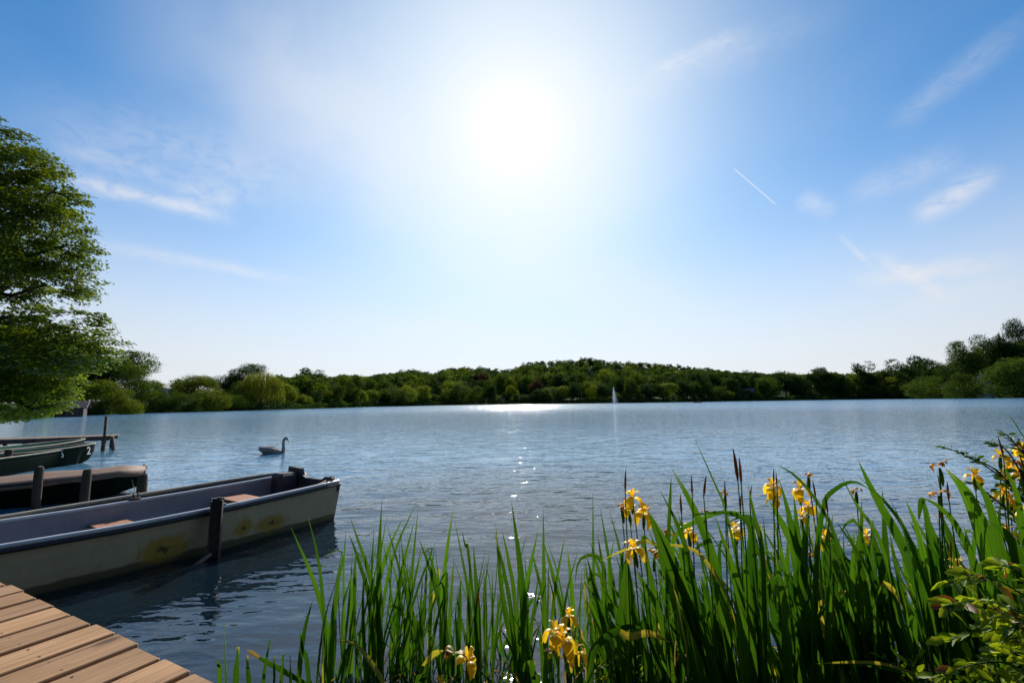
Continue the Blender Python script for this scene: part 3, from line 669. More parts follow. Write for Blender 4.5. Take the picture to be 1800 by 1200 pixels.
# ------------------------------------------------------------------ far buildings
M['timber'] = mat_plain('dark_timber', (.05, .035, .03), .8, .3, 4, .4, 20, stretch=(6, 6, .5)); M['slate'] = mat_plain('grey_roof', (.13, .14, .17), .6, .2, 3, .3, 12)
M['slate'].node_tree.nodes['Principled BSDF'].inputs['Specular IOR Level'].default_value = .2
M['tile'] = mat_plain('red_tile', (.26, .11, .07), .75, .25, 5, .5, 14); M['render'] = mat_plain('pale_render', (.62, .58, .52), .85, .1, 2, .1, 20)
M['glass'] = mat_plain('window_glass', (.03, .04, .05), .08, .1, 1, 0); M['trim'] = mat_plain('white_trim', (.75, .74, .70), .6, .05, 3, 0)
def house(name, u_, Y, w, dp, hw_, hr, rz, wall, roof, label, cat, win=3, vbase=None, z=None):
    p = D(u_, vbase or 705, Y); z0 = gz(p[0], p[1]) if z is None else z
    root = empty(name, (p[0], p[1], z0), rz, label, cat, None)
    mb = MB(); mb.box((0, 0, hw_ / 2 - .25), (w, dp, hw_ + .5), bev=.03)
    mb.add([(-w / 2, -dp / 2, hw_), (-w / 2, dp / 2, hw_), (-w / 2, 0, hw_ + hr * .97), (w / 2, -dp / 2, hw_), (w / 2, dp / 2, hw_), (w / 2, 0, hw_ + hr * .97)], [(0, 2, 1), (3, 4, 5)])
    mb.build('wall', wall, root)
    mb = MB(); o = .35; t = .14
    for s in (-1, 1):
        y1 = s * (dp / 2 + o); z1 = hw_ - o * hr / (dp / 2)
        vs = [(-w / 2 - o, y1, z1), (w / 2 + o, y1, z1), (w / 2 + o, 0, hw_ + hr), (-w / 2 - o, 0, hw_ + hr)]; vs += [(a, b, c + t) for a, b, c in vs]
        mb.add(vs, [(0, 1, 2, 3), (7, 6, 5, 4), (0, 4, 5, 1), (1, 5, 6, 2), (2, 6, 7, 3), (3, 7, 4, 0)])
    mb.build('roof', roof, root)
    for sx in (-1, 1):
        mb = MB()
        for s in (-1, 1): mb.tube([(sx * (w / 2 + o + .03), s * (dp / 2 + o), hw_ - o * hr / (dp / 2) + .05), (sx * (w / 2 + o + .03), 0, hw_ + hr + .05)], .10, 4)
        mb.build('barge_board', M['timber'] if name == 'boathouse' else M['trim'], root)
    for i in range(win):
        x = -w / 2 + w * (i + .5) / win
        f = MB(); f.box((x, -dp / 2 - .03, hw_ * .55), (1.15, .08, 1.35)); fo = f.build('window', M['trim'], root)
        g_ = MB(); g_.box((x - .26, -dp / 2 - .075, hw_ * .55), (.44, .03, 1.15)); g_.box((x + .26, -dp / 2 - .075, hw_ * .55), (.44, .03, 1.15)); g_.build('pane', M['glass'], fo)
    return root
M['darkroof'] = mat_plain('dark_roof', (.05, .045, .05), .9, .3, 3, .3, 12, spec=.1)
bh = house('boathouse', 116, 76, 5.0, 5.5, 1.35, 1.0, R(38), M['timber'], M['darkroof'], 'dark timber boathouse with a grey roof standing at the water on the left', 'boathouse', win=0, z=.1)
b_ = MB(); b_.box((-.9, -2.79, .55), (1.7, .05, 1.1)); b_.box((1.1, -2.79, .55), (1.5, .05, 1.1)); b_.build('boat_door', M['post'], bh)
house('house', 299, 150, 7, 6, 3.6, 2.4, R(50), M['render'], M['slate'], 'house with a blue grey roof between two trees on the left shore', 'house')
house('house', 526, 250, 7, 6, 3.6, 2.2, R(20), M['render'], M['slate'], 'small white building glimpsed between trees right of the willow', 'house', 2)
house('house', 771, 318, 10, 8, 3.8, 3.0, R(10), M['render'], M['slate'], 'white house low among trees below the left end of the slope', 'house')
house('house', 922, 352, 10, 8, 4.4, 2.2, R(-5), M['render'], M['slate'], 'long pale building with a low grey roof left of the fountain', 'house', 3)
house('garden_hut', 881, 307, 3.2, 3, 2.2, 1.0, 0, M['render'], M['tile'], 'tiny white hut standing right at the far waterline', 'hut', 1)
house('house', 1312, 372, 11, 9, 5.0, 4.2, R(-20), M['render'], M['slate'], 'house with a steep grey roof on the lawn at the start of the right bank', 'house')
house('house', 1284, 392, 8, 8, 7.0, 3, R(-30), M['render'], M['tile'], 'pale wall glimpsed through trees left of the steep grey roof', 'house')
house('house', 1733, 318, 8, 8, 13.0, 6.0, R(35), M['render'], M['tile'], 'cream house with a steep red gable rising from trees near the right edge', 'house', 3)

# ------------------------------------------------------------------ fountain, far rowing boat
M['spray'] = mat_plain('spray', (.90, .90, .92), .6, .05, 3, 0)
def fountain():
    p = W(1079.5, 710.3); p = p / p[1] * 235; root = empty('fountain', (p[0], p[1], 0), 0, 'tall white water jet spraying up from the lake before the far wood', 'fountain')
    r = np.random.default_rng(2); C = []
    for k in range(5200):
        t = r.uniform(0, 1) ** 1.2; h = 8.6 * (1 - t) + .05; wd = .12 + 1.5 * t ** 1.2; C.append((r.normal(0, wd * .45) + .9 * t * abs(r.normal(0, .6)), r.normal(0, wd * .45), h * (1 - .04 * r.uniform())))
    V, F = leaves_np(r, np.array(C), r.normal(0, 1, (len(C), 3)), .12, .7, .5)
    obj('spray', mesh_np('spray', V, F, M['spray']), root)
    mb = MB(); mb.tube([(0, 0, .1), (0, 0, 5.5), (0, 0, 8.4)], [.22, .14, .03], 8); mb.build('jet', M['spray'], root, True)
    mb = MB(); mb.tube([(0, 0, -.25), (0, 0, .08), (0, 0, .2)], [.7, .7, .2], 12); mb.build('float', M['steel'], root, True)
fountain()

# ------------------------------------------------------------------ boats
def loft(stations, th, mat_out, mat_in, name, parent, m=4, dome=None):
    """open hull: stations = (x, yc, half_top, half_bot, z_top, z_bot); outer skin, inner skin, rim and end walls"""
    V = []; F = []; MI = []
    def sec(x, yc, ht, hb, zt, zb, off):
        ht = max(ht - off, .004); hb = max(hb - off, .002); zb = zb + off; pts = []
        for i in range(m + 1):
            t = i / m; pts.append((x, yc - (hb + (ht - hb) * (1 - (1 - t) ** 1.7)), zt + (zb - zt) * (1 - t) ** 1.0))
        left = pts[::-1]; right = [(x, 2 * yc - p[1], p[2]) for p in pts]
        return left + [(x, yc - hb * .3, zb - .006), (x, yc + hb * .3, zb - .006)] + right
    k = 2 * (m + 1) + 2; n = len(stations)
    for st in stations: V += sec(*st, 0)
    for j, st in enumerate(stations):
        st = list(st)
        if j == 0: st[0] += th * (1 if stations[1][0] > st[0] else -1)
        if j == n - 1: st[0] += th * (1 if stations[-2][0] > st[0] else -1)
        V += sec(*st, th)
    o = n * k
    for i in range(n - 1):
        for j in range(k - 1):
            a, b, c, d_ = i * k + j, i * k + j + 1, (i + 1) * k + j + 1, (i + 1) * k + j
            F.append((a, b, c, d_)); MI.append(0); F.append((o + a, o + d_, o + c, o + b)); MI.append(1)
        F.append((i * k, (i + 1) * k, o + (i + 1) * k, o + i * k)); MI.append(0)
        F.append((i * k + k - 1, o + i * k + k - 1, o + (i + 1) * k + k - 1, (i + 1) * k + k - 1)); MI.append(0)
    mb = MB(); mb.v = [tuple(map(float, p)) for p in V]; mb.f = F; mb.m = MI
    for i in (0, n - 1):
        a = list(range(i * k, i * k + k)); b = [o + q for q in a]
        mb.f.append(tuple(a if i else a[::-1])); mb.m.append(0); mb.f.append(tuple(b[::-1] if i else b)); mb.m.append(1)
        mb.f.append((a[0], b[0], b[-1], a[-1])); mb.m.append(0)
    return mb.build(name, [mat_out, mat_in], parent, False)
def rail(stations, side, r_, name, mat, parent, dz=0, dy=0, flat=.6, n=8):
    mb = MB(); mb.tube([(s[0], s[1] + side * (s[2] + dy), s[4] + dz) for s in stations], r_, n, True); 
    o = mb.build(name, mat, parent, True); return o
M['cream_hull'] = mat_hull('cream_hull', (.40, .35, .22), (.13, .11, .055), .075, [(-1.88, .14, .24, .14), (-1.17, .17, .11, .11), (-.86, .15, .20, .11)])
M['grey_in'] = mat_hull('grey_inside', (.26, .25, .27), (.10, .11, .16), .06)
M['gun_light'] = mat_plain('gunwale_alloy', (.52, .54, .56), .45, .15, 6, .1, 40, spec=.6); M['rubber'] = mat_plain('black_rubber', (.025, .025, .028), .5, .2, 6, .1, 40)
M['seat'] = mat_plain('seat_wood', (.40, .18, .10), .65, .25, 6, .3, 40, stretch=(8, 1, 1)); M['dark_in'] = mat_plain('dark_inside', (.05, .045, .04), .8, .4, 5, .3, 30)
M['beige'] = mat_plain('weathered_rail', (.34, .29, .22), .7, .3, 6, .4, 40, stretch=(1, 6, 1)); M['green_hull'] = mat_hull('green_hull', (.003, .011, .006), (.010, .010, .007), .04, rough=.75, spec=.06)
M['green_in'] = mat_plain('green_inside', (.03, .20, .09), .6, .25, 5, .1, 30); M['tarp'] = mat_plain('tarp', (.22, .13, .085), .7, .18, 3.5, .5, 9, stretch=(2, 1, 1)); M['transom'] = mat_plain('transom', (.055, .05, .055), .6, .3, 8, .3, 30)
M['numeral'] = mat_plain('white_paint', (.62, .62, .58), .7, .15, 12, 0); M['blue_cloth'] = mat_plain('blue_cover', (.02, .035, .10), .6, .2, 5, .6, 14)

def boat_frame(endpt, leftpt, name, label, L):
    """local frame of a boat: x to its visible end, y away from the viewer; the root sits on the waterline amidships"""
    d = (endpt - leftpt)[:2]; d = d / np.linalg.norm(d); rz = math.atan2(d[1], d[0])
    return d, rz, empty(name, (endpt[0], endpt[1], 0), rz, label, 'boat')
def boat_cream():
    e = np.array([-2.20, 5.99, 0]); l = np.array([-3.79, 3.52, 0]); d, rz, root = boat_frame(e, l, 'rowing_boat', 'cream open boat with black rubbing strip and bare wood seats, nearest the dock', 4.7)
    st = []
    for x, ht, hb, zt, zb in [(0, .555, .47, .47, -.03), (-.5, .575, .49, .45, -.07), (-1.3, .60, .50, .425, -.09), (-2.2, .60, .48, .415, -.09), (-3.1, .56, .42, .43, -.08), (-3.9, .46, .30, .465, -.03), (-4.5, .34, .2, .51, .06)]:
        st.append((x, .60, ht, hb, zt, zb))
    # dense stations
    S = np.array(st); xs = np.linspace(0, -4.5, 19); st = [tuple([x] + [float(np.interp(-x, -S[:, 0], S[:, k])) for k in range(1, 6)]) for x in xs]
    # the stern opening is cut low between two raised corners, so the hull shell's top at x=0 is the side height
    h = loft(st, .022, M['cream_hull'], M['grey_in'], 'hull', root)
    for s in (-1, 1):
        rail(st, s, .020, 'gunwale', M['gun_light'], root, .008, -.004)
        rail(st, s, .019, 'rubbing_strip', M['rubber'], root, -.028, .016)
    # transom board with a low middle and raised corners
    pr = [(-.56, .40), (-.56, .475), (-.42, .52), (-.30, .515), (-.25, .485), (-.2, .47), (.12, .47), (.2, .50), (.24, .585), (.52, .60), (.56, .47), (.56, .40), (.47, .02), (-.47, .02)]
    mb = MB(); n = len(pr); vs = [(-.03, .60 + a, b) for a, b in pr] + [(.012, .60 + a, b) for a, b in pr]
    mb.add(vs, [tuple(range(n)), tuple(range(2 * n - 1, n - 1, -1))] + [(i, i + n, (i + 1) % n + n, (i + 1) % n) for i in range(n)]); mb.build('transom', M['transom'], root)
    mb = MB(); mb.box((-.17, .60 + .38, .27), (.26, .24, .54), bev=.03); mb.build('stern_locker', M['transom'], root)
    mb = MB(); mb.tube([(-.10 + .045 * math.cos(a), .07, .50 + .045 * math.sin(a)) for a in np.linspace(0, 3.14, 8)], .007, 6); mb.build('mooring_ring', M['steel'], root, True)
    for x, yy in ((-1.42, .02), (-1.75, 1.19)):
        mb = MB(); mb.box((x, yy, .455), (.09, .045, .02), bev=.004); mb.tube([(x - .02, yy, .46), (x - .022, yy, .52)], .008, 6); mb.tube([(x + .02, yy, .46), (x + .022, yy, .52)], .008, 6); mb.build('oarlock', M['steel'], root, True)
    mb = MB(); mb.tube([(-.12, .14, .49), (-.35, .20, .40), (-.55, .35, .15), (-.75, .42, -.01), (-1.0, .5, .0), (-1.15, .65, .0), (-1.0, .8, .0), (-.8, .72, .005)], .011, 6); mb.build('mooring_rope', M['beige'], root, True)
    for x, sz in ((-.80, .318), (-2.0, .262), (-3.7, .27)):
        mb = MB(); hw = float(np.interp(-x, -S[:, 0], S[:, 2])) - .05
        mb.box((x, .60, sz), (.30, 2 * hw, .03), bev=.006); mb.build('seat', M['seat'], root)
    mb = MB(); mb.box((-2.0, .60, -.035), (3.4, .85, .02)); mb.build('floor_boards', M['grey_in'], root)
    mb = MB()
    for k in range(14): a = k * .449; mb.tube([(-2.5 + .5 * math.cos(a) * .3, .8, .02), (-2.45 + .35 * math.cos(a), .75 + .2 * math.sin(a), .10 + .05 * math.sin(k))], [.10, .05], 7)
    mb.build('folded_cover', M['blue_cloth'], root, True)
    return root
boat_cream()
def boat_narrow():
    e = W(492, 831, .30); l = W(0, 911, .30); d, rz, root = boat_frame(e, l, 'rowing_boat', 'low dark inside boat with a weathered beige rail, lying close behind the cream boat', 4.8)
    st = []
    for x, yc, ht in [(.02, -.50, .05), (-.04, -.5, .16), (-.14, -.5, .27), (-.32, -.5, .37), (-.6, -.5, .44), (-1.1, -.5, .49), (-2, -.5, .52), (-3, -.5, .52), (-4, -.5, .46), (-4.8, -.5, .3)]:
        st.append((x, yc, ht, ht * .75, .32 - .02 * math.sin(-x * .6), -.05 + (.08 if x > -.2 else 0)))
    loft(st, .02, M['dark_in'], M['dark_in'], 'hull', root)
    for s in (-1, 1): rail(st, s, .026, 'gunwale', M['beige'], root, .005, 0)
    mb = MB(); mb.box((-1.9, -.5, .2), (.26, .92, .03), bev=.005); mb.build('seat', M['beige'], root); mb = MB(); mb.box((-3.3, -.5, .2), (.26, .92, .03), bev=.005); mb.build('seat', M['beige'], root)
    mb = MB(); mb.tube([(-.02, -.5 + .05 * math.cos(a), .36 + .04 * math.sin(a)) for a in np.linspace(0, 6.28, 12)], .008, 6, False); mb.build('mooring_ring', M['steel'], root, True)
boat_narrow()
def boat_covered():
    e = W(247, 829, .38); l = W(0, 851, .36); d, rz, root = boat_frame(e, l, 'covered_boat', 'dark green boat under a brown tarpaulin between the mooring posts', 4.8)
    st = []
    for x, ht, zt, zb in [(0, .26, .375, .12), (-.35, .40, .36, .02), (-.9, .50, .35, -.06), (-1.8, .56, .335, -.08), (-2.8, .56, .335, -.08), (-3.8, .48, .36, -.03), (-4.6, .34, .4, .08)]:
        st.append((x, .5, ht, ht * .82, zt, zb))
    S = np.array(st); xs = np.linspace(0, -4.6, 17); st = [tuple([x] + [float(np.interp(-x, -S[:, 0], S[:, k])) for k in range(1, 6)]) for x in xs]
    loft(st, .02, M['green_hull'], M['dark_in'], 'hull', root)
    V = []; F = []; n = 17; rr = random.Random(3)
    for i, s in enumerate(st):
        xx = s[0] + (.05 if i == 0 else 0)
        for j in range(n):
            t = -1 + 2 * j / (n - 1); y = s[1] + t * (s[2] + .03); drop = .075 if abs(t) > .99 else 0
            zz = s[4] + .02 + .06 * (1 - abs(t) ** 1.8) * (1 + .22 * math.sin(i * 1.9)) - drop + (rr.uniform(-.006, .006) if not drop else rr.uniform(-.012, .012))
            if i == 0: zz -= .03
            if abs(t) > .99: y = s[1] + np.sign(t) * (s[2] + .034)
            V.append((xx, y, zz))
    for i in range(len(st) - 1):
        for j in range(n - 1): a = i * n + j; F.append((a, a + 1, a + n + 1, a + n))
    mb = MB(); mb.v = V; mb.f = F; mb.m = [0] * len(F); mb.add([V[0 * n + j] for j in range(n)] + [(V[j][0] + .01, V[j][1], st[0][4] - .06) for j in range(n)], [(j, j + 1, n + j + 1, n + j) for j in range(n - 1)])
    o = mb.build('tarpaulin', M['tarp'], root, True); s_ = o.modifiers.new('thick', 'SOLIDIFY'); s_.thickness = .006
    mb = MB(); mb.tube([(.02, .5, .40), (.07, .5, .41)], [.05, .03], 8); mb.build('bow_fitting', M['steel'], root, True)
    mb = MB(); mb.tube([(-.12, .24, .33), (-.10, .20, .2), (-.04, .1, .02), (.1, .06, -.1)], .006, 5); mb.build('mooring_rope', M['beige'], root, True)
boat_covered()
def glyph(parent, ch, size, loc, rx=math.pi / 2):
    c = bpy.data.curves.new('numeral', 'FONT'); c.body = ch; c.size = size; c.extrude = .0015; c.align_x = 'CENTER'; c.align_y = 'CENTER'; c.offset = size * .012
    o = bpy.data.objects.new('numeral', c); COL.objects.link(o); bpy.context.view_layer.update()
    me = bpy.data.meshes.new_from_object(o.evaluated_get(bpy.context.evaluated_depsgraph_get())); bpy.data.objects.remove(o); bpy.data.curves.remove(c)
    me.materials.clear(); me.materials.append(M['numeral']); n = obj('numeral', me, parent, loc); n.rotation_euler = (rx, 0, 0); return n
def green_boat(e, l, label, num, numx, pointed, inside, L=4.6, zt=.42, beam=.52, numsize=.22):
    d, rz, root = boat_frame(e, l, 'rowing_boat', label, L)
    root['group'] = 'green boats at the wooden jetty'
    if pointed: tab = [(0, .03, zt + .05, .28), (-.12, .10, zt + .04, .06), (-.35, .21, zt + .03, -.02), (-.8, .36, zt + .01, -.06), (-1.5, .48, zt - .01, -.08), (-2.6, beam, zt - .02, -.08), (-3.8, .46, zt, -.05), (-L, .34, zt + .03, .02)]
    else: tab = [(0, .42, zt + .0, .0), (-.5, .47, zt - .01, -.06), (-1.5, beam, zt - .02, -.08), (-2.6, beam, zt - .02, -.08), (-3.6, .42, zt + .01, -.05), (-L, .2, zt + .06, .06)]
    S = np.array(tab); xs = -np.concatenate([np.linspace(0, .5, 6), np.linspace(.5, L, 14)[1:]])
    st = [tuple([x, beam] + [float(np.interp(-x, -S[:, 0], S[:, k])) for k in (1,)] + [float(np.interp(-x, -S[:, 0], S[:, 1])) * (.35 if pointed and x > -.5 else .72)] + [float(np.interp(-x, -S[:, 0], S[:, k])) for k in (2, 3)]) for x in xs]
    loft(st, .018, M['green_hull'], inside, 'hull', root)
    for s in (-1, 1): rail(st, s, .017, 'gunwale', M['beige'], root, .006, 0)
    for x in (-1.3, -2.6):
        mb = MB(); mb.box((x, beam, zt - .13), (.26, beam * 1.8, .03), bev=.005); mb.build('seat', M['beige'], root)
    if num:
        i = float(np.interp(-numx, -S[:, 0], S[:, 1])); y = beam - i; x2 = numx - .3; y2 = beam - float(np.interp(-x2, -S[:, 0], S[:, 1]))
        g_ = glyph(root, num, numsize, (numx, y - .012, zt - .125)); g_.rotation_euler = (math.pi / 2 - .08, 0, math.atan2(y2 - y, x2 - numx) + math.pi if False else math.atan2(y - y2, numx - x2))
    return root, st
e5 = W(146, 786, .41); l5 = W(12, 803, .41)
b5, s5 = green_boat(e5, l5, 'dark green rowing boat numbered 5 with a beige rail, nearest of the jetty boats', '5', -.62, False, M['dark_in'], L=4.2, zt=.41, numsize=.19)
mb = MB(); mb.tube([(.012, .105, .43), (.012, .13, .2), (.012, .17, .04)], .012, 6); mb.build('transom_edge', M['beige'], b5, True)
e2 = W(191, 780, .47); l2 = W(97, 790, .44)
green_boat(e2, l2, 'dark green rowing boat numbered 2 whose pointed bow sticks out past boat five', '2', -.22, True, M['green_in'], zt=.43, numsize=.28)
e3 = W(178, 771, .47); l3 = W(60, 784, .44)
green_boat(e3, l3, 'green rowing boat with a bright green inside, closest to the jetty deck', None, 0, True, M['green_in'], zt=.43)

# ------------------------------------------------------------------ posts, jetty, dock
def post(name, x, y, ztop, r_, label, lean=(0, 0), mat='post', cap=True, group='mooring posts between the boats'):
    zb = gz(x, y) - .3; root = empty(name, (x, y, zb), 0, label, 'post', group); rr = random.Random(int(abs(x * 97 + y * 31) * 10)); n = 10; H = ztop - zb
    mb = MB(); k = 7; lv = [(0, 1.05), (.4, 1.03), (.7, 1.0), (.9, .98), (.97, .95), (1, .82)]
    V = [[(math.cos(2 * math.pi * j / n) * r_ * s * (1 + rr.uniform(-.08, .08)) + lean[0] * t, math.sin(2 * math.pi * j / n) * r_ * s * (1 + rr.uniform(-.08, .08)) + lean[1] * t, H * t + (rr.uniform(-.01, .012) if t > .96 else 0)) for j in range(n)] for t, s in lv]
    vs = [p for ring in V for p in ring]; mb.add(vs, [(i * n + j, i * n + (j + 1) % n, (i + 1) * n + (j + 1) % n, (i + 1) * n + j) for i in range(len(lv) - 1) for j in range(n)] + [tuple(range((len(lv) - 1) * n, len(lv) * n))])
    mb.build('shaft', M[mat], root)
    return root
def post_px(u_, vb, vt, wpx, label, zb=0, lean=(0, 0), **k):
    p = W(u_, vb, zb); top = D(u_, vt, p[1])[2]; return post('mooring_post', p[0], p[1], top, wpx / 2 * p[1] / FPX, label, lean, **k)
post_px(67, 888, 820, 13, 'leaning dark wooden mooring post, left of the two standing against the tarpaulin', 0.05, (-.07, .02))
post_px(148, 880, 825, 13, 'upright brown wooden mooring post standing against the tarpaulin side', 0.05)
r_ = post_px(248, 872, 834, 15, 'short thick mooring post at the end of the tarpaulin boat', .1)
post_px(9, 832, 790, 12, 'wooden mooring post at the left edge below boat five', 0, (.02, 0))
post_px(0, 836, 812, 7, 'thin stump beside the mooring post at the far left edge', 0)
def steel_post():
    p = W(375, 977, 0); x, y = p[0], p[1]; top = D(376, 878, y)[2]; zb = gz(x, y) - .3; root = empty('steel_post', (x, y, zb), R(25), 'dark rusty steel beam post standing in the water against the cream boat', 'post'); H = top - zb
    mb = MB(); mb.box((-.045, 0, H / 2), (.011, .095, H), bev=.003); mb.box((.045, 0, H / 2), (.011, .095, H), bev=.003); mb.box((0, 0, H / 2), (.078, .011, H - .01)); mb.build('beam', M['steel'], root)
    mb = MB(); mb.box((0, .02, H + .004), (.12, .045, .02), bev=.004); mb.tube([(.02, -.03, H - .01), (.02, -.03, H + .03)], .018, 8); mb.build('cap', M['steel'], root)
    mb = MB(); mb.tube([(-.02, -.07, H - .93 + .44), (-.12, -.22, H - .96 + .42), (-.22, -.34, H - .99 + .42)], [.022, .02, .012], 7); mb.build('brace', M['jetty'], root, True)
steel_post()
def jetty():
    a = W(196, 766, .48); b = W(0, 773, .48); d = (a - b)[:2]; ln = np.linalg.norm(d); d /= ln; rz = math.atan2(d[1], d[0]); L = ln + 4
    root = empty('jetty', (a[0], a[1], 0), rz, 'narrow weathered wooden jetty on thin posts behind the green boats', 'jetty')
    mb = MB(); rr = random.Random(2); x = 0
    while x > -L: w = .14; mb.box((x - w / 2, .5, .475 + rr.uniform(-.004, .004)), (w, 1.0 + rr.uniform(-.03, .03), .03)); x -= w + .012
    mb.build('decking', M['jettytop'], root)
    mb = MB(); mb.box((-L / 2, .05, .40), (L - .06, .06, .115)); mb.box((-L / 2, .95, .40), (L - .06, .06, .115)); mb.build('beam', M['jetty'], root)
    for u_ in (184, 81, 40, 2):
        p = W(u_, 768, .45); q = (p - a)[:2]; x = float(q @ d)
        for yy in (-.03, .93):
            mb = MB(); zb = -1.6; mb.tube([(x, yy, zb), (x, yy, .40)], .065, 8); mb.build('pile', M['jetty'], root, True)
    mb = MB(); mb.tube([(.02, .0, .46), (.10, -.05, .0), (.14, -.08, -.4)], .05, 8); mb.build('brace', M['jetty'], root, True)
    p = D(190, 731, a[1] + .1); mb = MB(); q = (np.array([p[0], p[1]]) - a[:2]); n_ = np.array([-d[1], d[0]]); mb.tube([(float(q @ d), .05, -1.0), (float(q @ d), .05, p[2])], .045, 8); mb.build('pole', M['jetty'], root, True)
jetty()
def dock():
    P0 = np.array([-2.9, 2.71]); P1 = np.array([-1.03, 1.72]); e = (P1 - P0) / np.linalg.norm(P1 - P0); rz = math.atan2(e[1], e[0])
    # local x along the ends of the boards, local y away from the camera; the boards run back towards -y
    root = empty('dock', (P1[0], P1[1], 0), rz, 'wide dock of sunlit tan boards at the lower left corner', 'dock')
    mb = MB(); rr = random.Random(6); sx = -.10 * 0; pitch = .2003; corners = []
    k0 = -12; x_start = .045
    for k in range(k0, 1):
        x = x_start + k * pitch - pitch / 2; L = 3.4; yoff = rr.uniform(-.012, .010)
        if x < -2.45: continue
        mb.box((x, -L / 2 + yoff, .485 + rr.uniform(-.0015, .0015)), (.173 + rr.uniform(-.003, .003), L, .03), bev=.004)
    dk = mb.build('decking', M['deck'], root)
    mb = MB()
    for yy in (-.22, -1.2, -2.2, -3.2): mb.box((-1.18, yy, .39), (2.5, .07, .155))
    mb.build('joist', M['post'], root)
    mb = MB()
    for k in range(-11, 1):
        for yy in (-.22, -1.2):
            x = x_start + k * pitch - pitch / 2
            for dx in (-.055, .055): mb.tube([(x + dx, yy, .4995), (x + dx, yy, .5012)], .0045, 8)
    mb.build('screws', M['steel'], root)
    for x, y in ((-.1, -.3), (-2.3, -.3), (-.1, -2.6), (-2.3, -2.6)):
        mb = MB(); mb.tube([(x, y, -.9), (x, y, .31)], .07, 10); mb.build('pile', M['post'], root, True)
dock()

# ------------------------------------------------------------------ swan
def swan():
    p = W(481, 797); x, y = p[0], p[1]; s = 14.05 / FPX; root = empty('swan', (x, y, 0), R(8), 'white swan swimming to the right with its neck raised, alone on the water', 'swan')
    m_ = mat_plain('swan_feathers', (.24, .21, .18), .8, .1, 8, .3, 30); dk = mat_plain('swan_bill', (.35, .12, .03), .5, .1, 8, 0); bk = mat_plain('swan_mask', (.02, .02, .02), .5, .1, 8, 0)
    sp = [(-.43, .155, .012, .02), (-.37, .125, .045, .06), (-.27, .085, .085, .11), (-.12, .065, .115, .15), (.04, .05, .11, .15), (.15, .03, .085, .12), (.215, .02, .06, .075), (.25, .04, .045, .045), (.262, .10, .036, .034),
          (.262, .17, .031, .029), (.256, .24, .028, .026), (.252, .31, .027, .025), (.26, .37, .027, .025), (.285, .415, .03, .028), (.315, .43, .035, .030), (.345, .415, .030, .026), (.362, .39, .02, .018)]
    sp = [(a, b, c * (1.35 if i > 6 else 1), e * (1.35 if i > 6 else 1)) for i, (a, b, c, e) in enumerate(sp)]; n = 14; V = []; F = []; pts = [Vector((a, 0, b)) for a, b, _, _ in sp]
    for i, pnt in enumerate(pts):
        t = (pts[min(i + 1, len(pts) - 1)] - pts[max(i - 1, 0)]).normalized(); up = Vector((-t.z, 0, t.x))
        for j in range(n): a = 2 * math.pi * j / n; V.append(tuple(pnt + up * (sp[i][2] * math.sin(a)) + Vector((0, 1, 0)) * (sp[i][3] * math.cos(a))))
    F = [(i * n + j, i * n + (j + 1) % n, (i + 1) * n + (j + 1) % n, (i + 1) * n + j) for i in range(len(sp) - 1) for j in range(n)] + [tuple(range(n - 1, -1, -1)), tuple(range((len(sp) - 1) * n, len(sp) * n))]
    mb = MB(); mb.v = V; mb.f = F; mb.m = [0] * len(F); mb.build('body', m_, root, True)
    for s_ in (-1, 1):
        mb = MB(); mb.tube([(.10, s_ * .11, .10), (-.02, s_ * .135, .125), (-.16, s_ * .125, .14), (-.30, s_ * .075, .165), (-.42, s_ * .02, .205)], [.02, .06, .065, .04, .006], 8); mb.build('wing', m_, root, True)
    mb = MB(); mb.tube([(.352, 0, .405), (.375, 0, .37), (.392, 0, .335)], [.019, .014, .006], 8); mb.build('beak', dk, root, True)
    mb = MB(); mb.tube([(.345, 0, .428), (.362, 0, .405)], [.012, .02], 8); mb.build('face_mask', bk, root, True)
    root.scale = (1.04,) * 3
swan()

